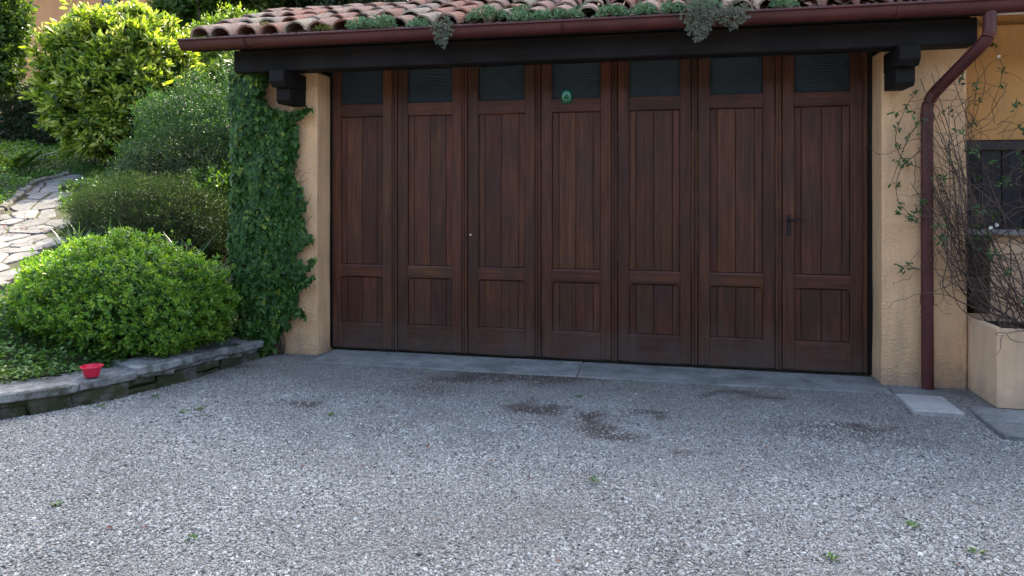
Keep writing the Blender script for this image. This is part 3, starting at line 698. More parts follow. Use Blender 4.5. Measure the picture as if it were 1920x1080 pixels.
gut = obj('gutter', gutter_mesh(-.95, 8.5), M_GUTTER); gut.parent = G; gut.location = (-2.2, GY, GTZ)
for x in (-.35, 2.20, 3.2):
    j = tubes([(np.array([(x + dx, .0695 * math.cos(a), -.0695 * math.sin(a)) for a in np.linspace(0, math.pi, 14)]), .0028) for dx in (-.012, 0, .012)], 4); obj('gutter_joint', j, M_GUTTER, gut)
for x in (.9, 2.7, 4.43, 6.3):
    bm = bmesh.new(); pts = [(.072 * math.cos(a), -.072 * math.sin(a)) for a in np.linspace(0, math.pi, 12)] + [(-.086, .022), (-.07, .030), (-.04, .026)]
    for (a, b) in zip(pts[:-1], pts[1:]):
        q = [bm.verts.new((x + sx, p[0], p[1])) for p, sx in ((a, -.011), (a, .011), (b, .011), (b, -.011))]; bm.faces.new(q)
    bmesh.ops.remove_doubles(bm, verts=bm.verts[:], dist=1e-5); bmesh.ops.recalc_face_normals(bm, faces=bm.faces[:]); r_ = bmesh.ops.solidify(bm, geom=bm.faces[:], thickness=.003)
    obj('gutter_bracket', bm_mesh(bm), M_GUTTER, gut)
pipe = bez([(4.985, GY, 2.56), (4.985, GY, 2.50), (4.984, GY, 2.445), (4.977, -.692, 2.40), (4.955, -.655, 2.352), (4.90, -.556, 2.27), (4.84, -.448, 2.18), (4.79, -.358, 2.105), (4.763, -.310, 2.05), (4.750, -.288, 1.99), (4.748, -.285, 1.92), (4.748, -.285, 1.6), (4.748, -.285, 1.0), (4.750, -.285, .5), (4.752, -.285, GZ)], 6)
dp = gp(obj('downpipe', tubes([(pipe, .040)], 18), M_GUTTER, None, True))
for z in (.62, 1.92):
    gp(obj('downpipe_collar', tubes([(np.array([(4.749, -.285, z - .03), (4.749, -.285, z + .03)]), .0435)], 18), M_GUTTER, None, True))

# ---- folding doors
LW = 4.433 / 7
fr = gp(box('door_jamb', .002, .032, .012, .10, .001, 2.504, M_BEAMX)); gp(box('door_jamb', 4.436, 4.464, .012, .10, .001, 2.504, M_BEAMX))
def chamfer_rail(name, x0, x1, z0, z1, top, bot, parent, arch=False):
    """a rail with a chamfered ledge on top and, where arch, rounded lower corners"""
    y0, y1 = .004, .040; c = .014
    bm = bmesh.new()
    if not arch:
        prof = [(y1, z0), (y0, z0), (y0, z1 - (c if top else 0))] + ([(y0 + c, z1)] if top else [(y0, z1)]) + [(y1, z1)]
        if top: prof = [(y1, z0), (y0, z0), (y0, z1 - c), (y0 + c * 1.2, z1), (y1, z1)]
        else: prof = [(y1, z0), (y0 + .008, z0), (y0, z0 + .008), (y0, z1), (y1, z1)]
        a = [bm.verts.new((x0, *p)) for p in prof]; b = [bm.verts.new((x1, *p)) for p in prof]; n = len(prof)
        bm.faces.new(a); bm.faces.new(b)
        for i in range(n): bm.faces.new((a[i], a[(i + 1) % n], b[(i + 1) % n], b[i]))
    else:
        rad = .035; pts = [(x0, z0 - rad)] + [(x0 + rad - rad * math.cos(t), z0 - rad + rad * math.sin(t)) for t in np.linspace(0, math.pi / 2, 6)] + [(x1 - rad + rad * math.sin(t), z0 - rad + rad * math.cos(t)) for t in np.linspace(0, math.pi / 2, 6)]
        pts = pts[1:]
        # front face polygon: along the arch, then the top
        def ring(y, ztop, grow): return [bm.verts.new((p[0], y, p[1] + grow)) for p in pts] + [bm.verts.new((x1, y, ztop)), bm.verts.new((x0, y, ztop))]
        R0 = ring(y0, z1 - c, .006); R1 = ring(y1, z1, 0); Rm = ring(y0 + .006, z1, 0)
        bm.faces.new(R0); bm.faces.new(R1); n = len(R0)
        for A_, B_ in ((R0, Rm), (Rm, R1)):
            for i in range(n): bm.faces.new((A_[i], A_[(i + 1) % n], B_[(i + 1) % n], B_[i]))
    bmesh.ops.recalc_face_normals(bm, faces=bm.faces[:])
    return obj(name, bm_mesh(bm, name), M_WOODX, parent)
for k in range(7):
    lf = gpart('door_leaf', (.0 + k * LW, 0, 0))
    a0, a1, b1 = .106, .507, .596
    if k == 0: a0 = .112
    s0_ = .034 if k == 0 else .014
    for nm, x0, x1 in (('stile', s0_, a0), ('stile', a1, b1)):
        box(nm, x0, x1, 0, .045, .012, 2.502, M_WOODZ, lf, .005)
    if k < 6:
        prism('cover_strip', [(b1 + .003, .02), (b1 + .003, -.004), (b1 + .010, -.011), (b1 + .019, -.011), (b1 + .022, -.003), (b1 + .027, -.003), (b1 + .030, -.011), (b1 + .040, -.011), (b1 + .047, -.004), (b1 + .047, .02)], 'z', .012, 2.5, M_WOODZ, lf)
    else: box('stile', b1 + .001, .631, .004, .04, .012, 2.502, M_WOODZ, lf, .004)
    chamfer_rail('bottom_rail', a0, a1, .012, .235, True, False, lf)
    chamfer_rail('lock_rail', a0, a1, .640, .748, True, False, lf, True)
    chamfer_rail('upper_rail', a0, a1, 2.048, 2.158, False, False, lf)
    chamfer_rail('top_rail', a0, a1, 2.47, 2.502, False, False, lf)
    gx = [a0 + .0005, .160 + rp.uniform(-.004, .004), .304 + rp.uniform(-.004, .004), .449 + rp.uniform(-.004, .004), a1 - .0005]
    for z0, z1 in ((.237, .638), (.750, 2.046)):
        for i in range(4):
            box('panel_board', gx[i] + (.0015 if i else 0), gx[i + 1] - (.0015 if i < 3 else 0), .0195 + rp.uniform(0, .0015), .036, z0, z1, M_WOODZ, lf, .0035)
    box('panel_backing', a0 + .001, a1 - .001, .0365, .0385, .225, 2.075, M_BEAMX, lf)
    box('window_pane', a0 + .001, a1 - .001, .022, .026, 2.160, 2.468, M_PANE, lf)
    box('weather_bar', s0_, b1, .001, .05, .002, .011, M_IRON, lf)
    if k == 6:
        hd = bmesh.new(); add_box(hd, .048, .078, -.006, -.0005, 1.045, 1.21, .003)
        obj('handle_plate', bm_mesh(hd), M_IRON, lf)
        obj('handle', tubes([(bez([(.063, -.003, 1.168), (.063, -.038, 1.168), (.085, -.046, 1.17), (.13, -.046, 1.178), (.175, -.044, 1.168)], 5), np.linspace(.010, .006, 21))], 8), M_IRON, lf, True)
    if k == 2:
        bm = bmesh.new(); bmesh.ops.create_cone(bm, cap_ends=True, segments=14, radius1=.010, radius2=.008, depth=.008, matrix=Matrix.Translation((.040, -.004, 1.023)) @ Matrix.Rotation(math.pi / 2, 4, 'X'))
        obj('lock_cylinder', bm_mesh(bm), m_plain('bright_metal', (.6, .6, .62), .25, .5, .9), lf)

# ------------------------------------------------------------------ leaves
T_SIMPLE = (np.array([(0, 0, 0), (.5, .5, .10), (1, 0, -.08), (.5, -.5, .10)]), [(0, 1, 2), (0, 2, 3)])
T_OVAL = (np.array([(0, 0, 0), (.3, .42, .07), (.68, .40, .03), (1, 0, -.12), (.68, -.40, .03), (.3, -.42, .07), (.5, 0, 0)]), [(0, 6, 2, 1), (6, 3, 2), (0, 5, 4, 6), (6, 4, 3)])
T_IVY = (np.array([(0, 0, 0), (-.12, .34, .02), (.22, .52, -.02), (.38, .24, .05), (.62, .36, 0), (1, 0, -.10), (.62, -.36, 0), (.38, -.24, .05), (.22, -.52, -.02), (-.12, -.34, .02), (.4, 0, 0)]),
         [(0, 10, 3, 2), (0, 2, 1), (10, 5, 4, 3), (0, 8, 7, 10), (0, 9, 8), (10, 7, 6, 5)])
def leaves(P, D, N, L, W, tpl=T_SIMPLE, tint=None):
    T, F = tpl; P = np.asarray(P); D = unit(D); N = unit(N - (N * D).sum(-1, keepdims=True) * D); Sd = np.cross(N, D)
    L = np.broadcast_to(L, (len(P),)); W = np.broadcast_to(W, (len(P),)); k = len(T)
    V = P[:, None] + D[:, None] * (T[None, :, 0] * L[:, None])[..., None] + Sd[:, None] * (T[None, :, 1] * W[:, None])[..., None] + N[:, None] * (T[None, :, 2] * L[:, None])[..., None]
    base = (np.arange(len(P)) * k)[:, None]; fs = {}
    for f in F: fs.setdefault(len(f), []).append(base + np.array(f)[None])
    tint = R.random(len(P)) if tint is None else tint
    return arr_mesh(V.reshape(-1, 3), [np.concatenate(v) for v in fs.values()], 'leaves', np.repeat(np.clip(tint, 0, 1), k))
def rdir(n):
    v = R.normal(size=(n, 3)); return unit(v)
def crown_points(c, rad, n, amp=.18, freq=2.2, seed=1, depth=.12, zmin=-1., power=1.0, lumps=None):
    """points through the outer shell of a lumpy crown and the way out of it"""
    d = rdir(int(n * 2.4)); d = d[d[:, 2] > zmin][:n]
    d[:, 2] = np.sign(d[:, 2]) * np.abs(d[:, 2]) ** power; d = unit(d)
    rr_ = 1 + amp * fnoise(d * freq + seed * 3.1, seed, 3)
    k = 1 - np.minimum(R.exponential(depth, len(d)), .75)
    P = np.asarray(c) + d * np.asarray(rad) * (rr_ * k)[:, None]
    return P, unit(d / np.asarray(rad)), 1 - k
def rosettes(C, O, depth, per, spread, L, W, tpl, up=.5, jit=.55, tint0=0, tdepth=2.5, young=.35):
    """each crown point is a shoot: leaves fan out round its tip"""
    n = len(C); O = unit(O + np.array([0, 0, up]) + R.normal(0, .25, (n, 3)))
    P = np.repeat(C, per, 0); Oo = np.repeat(O, per, 0); m = len(P)
    rnd = rdir(m); side = unit(rnd - (rnd * Oo).sum(-1, keepdims=True) * Oo)
    h = np.tile(np.linspace(0, 1, per), n)           # 0 low on the shoot, 1 its tip
    D = unit(side * (1.15 - .85 * h)[:, None] + Oo * (.15 + .9 * h)[:, None] + R.normal(0, jit * .3, (m, 3)))
    P = P + Oo * ((h - .6) * spread)[:, None] + R.normal(0, spread * .18, (m, 3))
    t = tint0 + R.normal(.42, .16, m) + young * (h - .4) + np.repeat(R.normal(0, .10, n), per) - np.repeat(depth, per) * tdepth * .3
    sz = R.uniform(.65, 1.2, m) * np.where(h > .85, .75, 1) * np.repeat(R.uniform(.7, 1.25, n), per)
    return leaves(P, D, Oo + R.normal(0, .4, (m, 3)), L * sz, W * sz, tpl, t)
def stems(base, tips, r0=.012, wob=.05, spread=.12):
    out = []
    for t in tips:
        b = np.array(base) + np.array([R.normal(0, spread), R.normal(0, spread), 0]); m = b * .5 + t * .5 + R.normal(0, wob, 3); m[2] = b[2] * .45 + t[2] * .55
        p = bez([b, m, t], 5); out.append((p, np.linspace(r0, r0 * .3, len(p))))
    return tubes(out, 5)
def plant(name, label, cat, base, group=None):
    o = empty(name, base); return tag(o, label, cat, group)
def pchild(name, me, m_, p, kind=None, smooth=False):
    o = obj(name, me, m_, p, smooth); o.matrix_parent_inverse = Matrix.Translation(-Vector(p.location))
    if kind: o['kind'] = kind
    return o
def shrub(name, label, base, c, rad, leafm, n, per, spread, L, W, tpl, amp=.15, freq=2.2, seed=1, zmin=-.8, up=.5, depth=.08, young=.35, group=None, tint0=0, nst=26, cat='shrub', r0=.012, inner=.35):
    p = plant(name, label, cat, base, group)
    C, O, d = crown_points(c, rad, n, amp, freq, seed, depth, zmin)
    stray = R.random(len(C)) < .05; C = C + (unit(O + np.array([0, 0, .6])) * (stray * R.exponential(.07 * min(rad), len(C)))[:, None]); C = C + R.normal(0, .012 * min(rad), C.shape)
    lo = terr(C[:, 0], C[:, 1]) + .02; k = C[:, 2] > lo; C, O, d = C[k], O[k], d[k]
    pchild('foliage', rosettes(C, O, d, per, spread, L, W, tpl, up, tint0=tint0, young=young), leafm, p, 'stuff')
    if inner:      # leaves deeper in, where the crown closes
        ni = int(n * inner); C2, O2, d2 = crown_points(np.asarray(c), np.asarray(rad) * .78, ni, amp, freq, seed, .25, zmin)
        k = C2[:, 2] > terr(C2[:, 0], C2[:, 1]); C2, O2, d2 = C2[k], O2[k], d2[k]
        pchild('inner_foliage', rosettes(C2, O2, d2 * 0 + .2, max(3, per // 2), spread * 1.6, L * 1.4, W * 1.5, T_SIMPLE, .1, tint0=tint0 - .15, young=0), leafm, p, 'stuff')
    if nst: pchild('branches', stems(base, C[R.choice(len(C), min(nst, len(C)), False)] * .9 + np.asarray(c) * .1, r0, .06, min(rad[0], rad[1]) * .12), M_BARK, p)
    return p
def tz(x, y): return float(terr(np.array(x), np.array(y)))

# big rounded bush on the wall
shrub('rounded_bush', 'large rounded light green bush behind the low stone wall', (-1.42, -.80, tz(-1.42, -.80)), (-1.40, -.84, .48), (.95, .60, .53), L_FRONT, 5400, 10, .045, .034, .018, T_OVAL, .15, 3.4, 3, -.85, .6, .06, .5)
# needle-leaved low shrub beside the path
p = plant('heath_shrub', 'low dark needle-leaved shrub between the rounded bush and the hedge mound', 'shrub', (-2.55, .75, tz(-2.55, .75)))
C, O, d = crown_points((-2.55, .85, 1.06), (.98, .55, .52), 9000, .22, 2.6, 9, .10, -.7)
k = C[:, 2] > terr(C[:, 0], C[:, 1]) + .02; C, O, d = C[k], O[k], d[k]
pchild('foliage', rosettes(C, O, d, 7, .07, .030, .0045, T_SIMPLE, 1.0, young=.35), L_HEATH, p, 'stuff')
C2, O2, d2 = crown_points((-2.55, .85, 1.0), (.82, .45, .45), 2500, .2, 2.6, 9, .25, -.8)
pchild('inner_foliage', rosettes(C2, O2, d2, 6, .06, .05, .012, T_SIMPLE, .6, young=0, tint0=-.2), L_HEATH, p, 'stuff')
pchild('branches', stems((-2.55, .78, tz(-2.55, .78)), C[R.choice(len(C), 60, False)] * .92 + np.array((-2.55, .85, 1.0)) * .08, .007, .04, .12), M_BARK, p)
# clipped fine-leaved mound
shrub('hedge_mound', 'fine-leaved sunlit hedge mound rising behind the ivy pillar', (-3.0, 2.4, tz(-3.0, 2.4)), (-2.75, 2.5, 1.62), (1.42, .95, 1.22), L_FINE, 13000, 8, .075, .030, .017, T_SIMPLE, .17, 4.0, 14, -.6, .45, .05, .35, nst=40, r0=.016)
# grey twiggy shrub in front of it
shrub('twiggy_shrub', 'dark twiggy shrub at the foot of the hedge mound', (-2.9, 1.75, tz(-2.9, 1.75)), (-2.75, 1.75, 1.55), (.95, .5, .52), L_HEATH, 3800, 7, .07, .032, .009, T_SIMPLE, .25, 3, 31, -.7, .3, .15, .1, nst=70, r0=.008)
shrub('low_bright_shrub', 'small bright green broad-leaved shrub against the ivy pillar', (-2.2, 1.4, tz(-2.2, 1.4)), (-2.15, 1.45, 1.32), (.36, .3, .35), L_GROUND, 260, 8, .07, .075, .03, T_OVAL, .2, 3, 33, -.5, .6, .1, .5, nst=14, r0=.006, inner=0)
# big yellow-green shrub
shrub('golden_shrub', 'tall domed shrub with yellow-green leaves in front of the orange house', (-6.2, 4.6, tz(-6.2, 4.6)), (-6.08, 4.55, 3.22), (1.13, 1.02, 1.22), L_YELLOW, 2500, 11, .14, .135, .052, T_OVAL, .18, 3.2, 21, -1.0, .35, .07, .75, tint0=.02, nst=40, r0=.03)
shrub('sunlit_shrub', 'bright leafy shrub between the golden shrub and the tiled roof', (-5.3, 6.6, tz(-5.3, 6.6)), (-5.35, 6.5, 3.55), (1.05, .9, 1.25), L_YELLOW, 1500, 9, .12, .10, .045, T_OVAL, .22, 2.6, 25, -.9, .4, .1, .35, tint0=-.03, nst=24, r0=.02)
shrub('dark_laurel', 'dark glossy shrub under the roof corner behind the hedge mound', (-4.0, 5.3, tz(-4.0, 5.3)), (-4.1, 5.3, 2.6), (1.1, .8, 1.15), L_TREE, 1500, 9, .11, .10, .045, T_OVAL, .2, 2.6, 27, -.9, .3, .1, .2, tint0=-.15, nst=20, r0=.02)
# dark clipped hedge at the back
def hedge(name, label, x0, x1, y0, y1, z0, z1, leafm, n, seed):
    p = plant(name, label, 'hedge', ((x0 + x1) / 2, (y0 + y1) / 2, z0))
    P = R.uniform((x0, y0, z0), (x1, y1, z1), (n, 3)); q = R.random(n)
    face = R.integers(0, 4, n)
    P[face <= 1, 1] = y0 if y0 > 0 else y1; P[face == 2, 2] = z1; P[face == 3, 0] = np.where(q[face == 3] < .5, x0, x1)
    O = np.zeros((n, 3)); O[face <= 1] = (0, -1 if y0 > 0 else 1, 0); O[face == 2] = (0, 0, 1); O[face == 3, 0] = np.where(q[face == 3] < .5, -1, 1)
    P += O * (.16 * fnoise(P * 2.2, seed, 3) - R.exponential(.06, n))[:, None]
    sz = .08 if y0 > 0 else .22
    pchild('foliage', rosettes(P, O, np.zeros(n), 8, sz, sz, sz * .5, T_SIMPLE, .2, young=.2), leafm, p, 'stuff')
    core = box('branches', x0 + .2, x1 - .2, y0 + (.25 if y0 > 0 else 0), y1 - (0 if y0 > 0 else .25), z0 - .2, z1 - .25, M_BARK, p); core.matrix_parent_inverse = Matrix.Translation(-Vector(p.location))  # solid opaque core box fills the hedge in place of single branches
hedge('dark_hedge', 'dark shaded hedge behind the golden shrub at the left edge', -10.5, -4.6, 6.2, 7.3, 1.9, 3.55, L_DARK, 5200, 41)

# ---- ivy on the left pillar
ivy = plant('climbing_ivy', 'dark green ivy covering the left pillar and its outer corner', 'ivy', (-.55, -.32, GZ))
EDGE_Z = [0.02, .12, .25, .40, .55, .68, .75, .86, .98, 1.10, 1.25, 1.42, 1.6, 1.80, 1.98, 2.06, 2.13, 2.22, 2.40]
EDGE_X = [-.46, -.34, -.25, -.14, -.20, -.10, -.12, -.20, -.10, -.16, -.13, -.16, -.20, -.20, -.22, -.23, -.42, -.42, -.44]
n = 13500; z = R.uniform(.02, 2.40, n); hi_x = np.interp(z, EDGE_Z, EDGE_X) + R.normal(0, .022, n) + .05 * fnoise(np.stack([z * 7, z * 0, z * 0 + 3], -1), 51, 3); x = -.74 + (hi_x + .74) * R.random(n) ** .9
thick = .05 + .13 * np.clip(1 - np.abs((x + .55) / .35) ** 2, 0, 1) * (1 + .5 * fnoise(np.stack([x * 5, z * 3, x * 0], -1), 55))
y = -.235 - thick * R.random(n) ** .35
lowcut = (z > .18 + .9 * np.clip(-.45 - x, 0, 1)) | (x > -.62)
x, y, z = x[lowcut], y[lowcut], z[lowcut]; n = len(x)
P = np.stack([x, y, z], -1); N = unit(np.stack([R.normal(0, .55, n) + (x < -.7) * -.5, np.full(n, -1.), R.normal(.5, .5, n)], -1)); D = np.stack([R.normal(0, .55, n), np.full(n, -.25), np.full(n, -1.)], -1)
s = R.uniform(.020, .062, n)
# leaves wrapping the outer side of the pillar
m2 = 2600; P2 = np.stack([-.715 - .06 * R.random(m2) ** .5, R.uniform(-.3, .7, m2), R.uniform(.15, 2.4, m2)], -1); N2 = unit(np.stack([np.full(m2, -1.), R.normal(-.3, .4, m2), R.normal(.4, .3, m2)], -1)); D2 = np.stack([np.full(m2, -.2), R.normal(0, .5, m2), np.full(m2, -1.)], -1)
# loose shoots that leave the mass
sh_l = []; SP = []; SD = []
for pts in ([(-.16, -.27, .70), (-.06, -.30, .74), (.02, -.31, .82)], [(-.16, -.28, .58), (-.06, -.31, .60), (.0, -.32, .67)], [(-.24, -.28, 2.02), (-.14, -.29, 2.06), (-.03, -.30, 2.10)], [(-.26, -.28, 2.0), (-.16, -.31, 2.03), (-.08, -.31, 2.05)], [(-.2, -.27, .34), (-.13, -.29, .36), (-.09, -.30, .33)], [(-.2, -.27, 1.2), (-.12, -.30, 1.22), (-.07, -.3, 1.28)]):
    c_ = bez(pts, 7); sh_l.append((c_, np.linspace(.003, .0015, len(c_))))
    for q in c_[2:]:
        for _ in range(3): SP.append(q + R.normal(0, .008, 3)); SD.append((R.normal(.2, .5), -.3, R.normal(-.3, .6)))
SP = np.array(SP); SD = np.array(SD); N3 = unit(np.stack([R.normal(0, .3, len(SP)), np.full(len(SP), -1.), R.normal(.4, .3, len(SP))], -1))
tint = np.clip(R.normal(.42, .26, n + m2 + len(SP)) + (R.random(n + m2 + len(SP)) > .985) * .6, 0, 1)
pchild('foliage', leaves(np.concatenate([P, P2, SP]), np.concatenate([D, D2, SD]), np.concatenate([N, N2, N3]), np.concatenate([s, R.uniform(.04, .07, m2), R.uniform(.03, .05, len(SP))]), np.concatenate([s * .95, R.uniform(.04, .07, m2), R.uniform(.03, .045, len(SP))]), T_IVY, tint), L_IVY, ivy, 'stuff')
for k in range(26):
    x0 = R.uniform(-.66, -.40); pts = [(x0, -.25, GZ)]
    while pts[-1][2] < R.uniform(1.2, 2.3): pts.append((np.clip(pts[-1][0] + R.normal(0, .05), -.74, -.2), -.245 - .04 * R.random(), pts[-1][2] + .16))
    if len(pts) > 2: c_ = bez(pts, 4); sh_l.append((c_, np.linspace(.009, .002, len(c_))))
for k in range(16):
    z0 = R.uniform(.05, 1.9); x0 = float(np.interp(z0, EDGE_Z, EDGE_X)) - .06; pts = [(x0, -.232, z0)]
    for _ in range(R.integers(3, 6)): pts.append((min(pts[-1][0] + R.uniform(.0, .05), -.02), -.230 - .004 * R.random(), pts[-1][2] + R.uniform(.0, .07)))
    c_ = bez(pts, 4); sh_l.append((c_, np.linspace(.0032, .0012, len(c_))))
for k in range(9):
    x0 = R.uniform(-.50, -.30); c_ = bez([(x0, -.25, GZ), (x0 + R.normal(0, .03), -.25, .12), (x0 + R.normal(-.03, .05), -.26, .30)], 6); sh_l.append((c_, np.linspace(.010, .005, len(c_))))
pchild('stems', tubes(sh_l, 5), M_TWIG, ivy)

# ---- planter and jasmine on the right
pl = empty('planter', (5.6, -.36, GZ)); tag(pl, 'peach rendered rectangular planter by the house wall', 'planter')
def shift(o, p): o.matrix_parent_inverse = Matrix.Translation(-Vector(p.location)); return o
x0, x1, y0, y1, zt = 5.035, 6.9, -.675, -.03, .50
bm = bmesh.new(); add_box(bm, x0, x1, y0, y1, GZ + .035, zt, .006, 2); bmesh.ops.delete(bm, geom=[f for f in bm.faces if f.normal.z > .9 and f.calc_area() > .3], context='FACES')
shift(obj('planter_body', bm_mesh(bm), M_PLANTER, pl), pl)
for (a, b, c, d) in ((x0 + .012, x1 - .012, y0 + .012, y0 + .05), (x0 + .012, x1 - .012, y1 - .05, y1 - .012), (x0 + .012, x0 + .05, y0 + .051, y1 - .051), (x1 - .05, x1 - .012, y0 + .051, y1 - .051)):
    shift(box('planter_rim', a, b, c, d, .44, zt - .002, M_PLANTER, pl), pl)
shift(box('planter_soil', x0 + .052, x1 - .052, y0 + .052, y1 - .052, .2, .455, M_SOILP, pl), pl)
shift(box('planter_foot', x0 + .03, x1 - .03, y0 + .03, y1, GZ - .01, GZ + .034, M_IRON, pl), pl)

jas = plant('climbing_jasmine', 'tangle of bare jasmine stems climbing round the downpipe and planter', 'jasmine', (5.5, -.4, .45))
lines = []; LP = []; LD = []
def walk(p, d, n, step, bend, pull=None, ymax=-.26, ymin=-1.0):
    pts = [np.array(p, float)]; d = unit(np.array(d, float))
    for _ in range(n):
        d = unit(d + R.normal(0, bend, 3) * np.array([1, .5, 1]) + (pull if pull is not None else 0)); q = pts[-1] + d * step
        lim = ymax if q[0] < 5.04 else (.0 if q[2] > .55 else -.1)
        if q[1] > lim: q[1] = lim - .01; d[1] = -abs(d[1]) * .3
        if q[1] < ymin: q[1] = ymin; d[1] = abs(d[1])
        if q[2] < .2: q[2] = .2; d[2] = abs(d[2])
        pts.append(q)
    return np.array(pts)
# main climbing stems, out of the planter and up round the pipe
for k in range(22):
    b = (R.uniform(5.1, 5.6), R.uniform(-.5, -.2), .45); tgt = np.array((R.uniform(4.60, 5.1), -.34, R.uniform(1.2, 2.3)))
    mid = np.array((R.uniform(4.85, 5.3), R.uniform(-.5, -.3), R.uniform(.6, 1.2))); c_ = bez([b, mid, (mid + tgt) / 2 + R.normal(0, .07, 3) * (1, .4, 1), tgt], 9); c_[:, 1] = np.where(c_[:, 0] < 5.04, np.minimum(c_[:, 1], -.25), c_[:, 1])
    lines.append((c_, np.linspace(.0048, .0022, len(c_))))
    for j in range(5):
        i = R.integers(8, len(c_)); w_ = walk(c_[i], (R.normal(0, 1), -.2, R.normal(.1, .8)), R.integers(6, 16), .035, .45, None); lines.append((w_, np.linspace(.0024, .0012, len(w_))))
        if R.random() < .25: LP.append(w_[-1]); LD.append(w_[-1] - w_[-2])
        if R.random() < .15: i2 = len(w_) // 2; LP.append(w_[i2]); LD.append(w_[i2] - w_[i2 - 1])
# the thick tangle over the planter
for k in range(180):
    p_ = (5.06 + 1.3 * R.random() ** .9, R.uniform(-.72, -.1), R.uniform(.46, 1.42)); w_ = walk(p_, (R.normal(0, 1), R.normal(0, .6), R.normal(-.1, .6)), R.integers(10, 24), .04, .42, np.array((0, 0, -.03)), -.26, -.80); lines.append((w_, np.linspace(.0027, .0014, len(w_))))
    if R.random() < .05: LP.append(w_[-1]); LD.append(w_[-1] - w_[-2])
# long thin runners over the house wall and hanging over the planter's front
for k in range(26):
    b = (R.uniform(5.05, 5.4), R.uniform(-.3, -.05), R.uniform(1.3, 1.9)); w_ = walk(b, (R.uniform(.2, 1), .1, R.normal(.6, .6)), R.integers(10, 22), .05, .28); lines.append((w_, np.linspace(.0026, .0012, len(w_))))
    for i in range(4, len(w_), 4):
        if R.random() < .35: LP.append(w_[i]); LD.append(w_[i] - w_[i - 1])
for k in range(30):
    b = (R.uniform(5.06, 6.2), -.69, R.uniform(.46, .6)); w_ = walk(b, (R.normal(.2, .6), -.2, -.8), R.integers(4, 10), .035, .35, None, -.70, -.95); lines.append((w_, np.linspace(.0024, .0012, len(w_))))
for k in range(26):
    z0 = R.uniform(.55, 1.0); e = np.array((R.uniform(4.70, 4.9), -.33, z0 + R.uniform(.25, 1.1)))
    c_ = bez([(R.uniform(5.1, 5.3), -.35, z0 - R.uniform(0, .12)), (R.uniform(4.92, 5.05), -.33, z0 + R.uniform(.05, .2)), (e + np.array((R.uniform(.03, .12), 0, -.15))), e], 8); lines.append((c_, np.linspace(.0032, .0016, len(c_))))
    w_ = walk(c_[12], (R.normal(-.3, .6), -.1, R.normal(0, .6)), 8, .03, .4); lines.append((w_, np.linspace(.002, .001, len(w_))))
for pts in ([(4.72, -.30, 1.7), (4.58, -.27, 1.55), (4.56, -.26, 1.35), (4.66, -.27, 1.2)], [(4.72, -.30, 1.55), (4.60, -.27, 1.62), (4.55, -.26, 1.78), (4.62, -.26, 2.0), (4.68, -.27, 2.1)], [(4.73, -.31, .82), (4.62, -.27, .86), (4.56, -.26, .80)], [(4.70, -.30, 1.9), (4.62, -.27, 1.75), (4.52, -.26, 1.45)]):
    c_ = bez(pts, 8); lines.append((c_, np.linspace(.0035, .0018, len(c_))))
    for i in range(6, len(c_), 6): LP.append(c_[i]); LD.append(c_[i] - c_[i - 1])
pchild('stems', tubes(lines, 4), M_TWIG, jas)
LP = np.repeat(np.array(LP), 6, 0); LD = unit(np.repeat(np.array(LD), 6, 0)); m_ = len(LP)
pchild('foliage', leaves(LP + R.normal(0, .016, (m_, 3)) * (1, .5, 1) - np.array((0, .012, 0)), LD + R.normal(0, .8, (m_, 3)), np.stack([R.normal(0, .4, m_), np.full(m_, -1.), R.normal(.6, .4, m_)], -1), R.uniform(.025, .05, m_), R.uniform(.012, .02, m_), T_OVAL), L_JAS, jas, 'stuff')
for (fx, fy, fz) in ((5.27, -.12, 2.36), (5.10, -.42, 1.145), (5.135, -.42, 1.165), (5.40, -.40, 1.19), (5.28, -.5, .90)):
    n_ = 6; a_ = np.linspace(0, 2 * math.pi, n_, endpoint=False) + R.random()
    Df = np.stack([np.cos(a_), np.full(n_, -.45), np.sin(a_)], -1)
    pchild('flower', leaves(np.repeat(np.array([(fx, fy, fz)]), n_, 0), Df, np.repeat(np.array([(0, -1., 0.1)]), n_, 0), .016, .011, T_OVAL), M_PETAL, jas)

# ---- green lantern under the beam
ln = empty('hanging_lantern', (2.19, -.44, 2.06)); tag(ln, 'small green glass lantern hanging under the eaves beam', 'lantern')
def lathe(name, prof, m_, parent, seg=24):
    V = []; F = []; n = len(prof)
    for i in range(seg):
        a = 2 * math.pi * i / seg
        for r_, z_ in prof: V.append((r_ * math.cos(a), r_ * math.sin(a), z_))
    for i in range(seg):
        for k in range(n - 1): F.append((i * n + k, ((i + 1) % seg) * n + k, ((i + 1) % seg) * n + k + 1, i * n + k + 1))
    me = arr_mesh(np.array(V), np.array(F)); o = obj(name, me, m_, parent, True); me.set_sharp_from_angle(angle=math.radians(40)); return o
lathe('lantern_glass', [(0.001, 0), (.030, .002), (.040, .012), (.044, .035), (.044, .075), (.040, .098), (.034, .105), (.030, .104), (.036, .09), (.038, .04), (.02, .012), (.001, .01)], M_GREEN, ln)
lathe('lantern_cap', [(.001, .135), (.010, .134), (.014, .122), (.036, .112), (.040, .104), (.001, .104)], M_IRON, ln)
lathe('lantern_band', [(.0455, .028), (.0465, .031), (.0455, .034), (.0435, .031), (.0455, .028)], M_GREEN, ln)
obj('lantern_loop', tubes([(np.array([(.018 * math.cos(a), 0, .150 + .018 * math.sin(a)) for a in np.linspace(0, 2 * math.pi, 17)]), .0022)], 6), M_IRON, ln)
obj('lantern_wire', tubes([(np.array([(0, 0, .168), (0, 0, .325)]), .0015)], 5), M_IRON, ln)

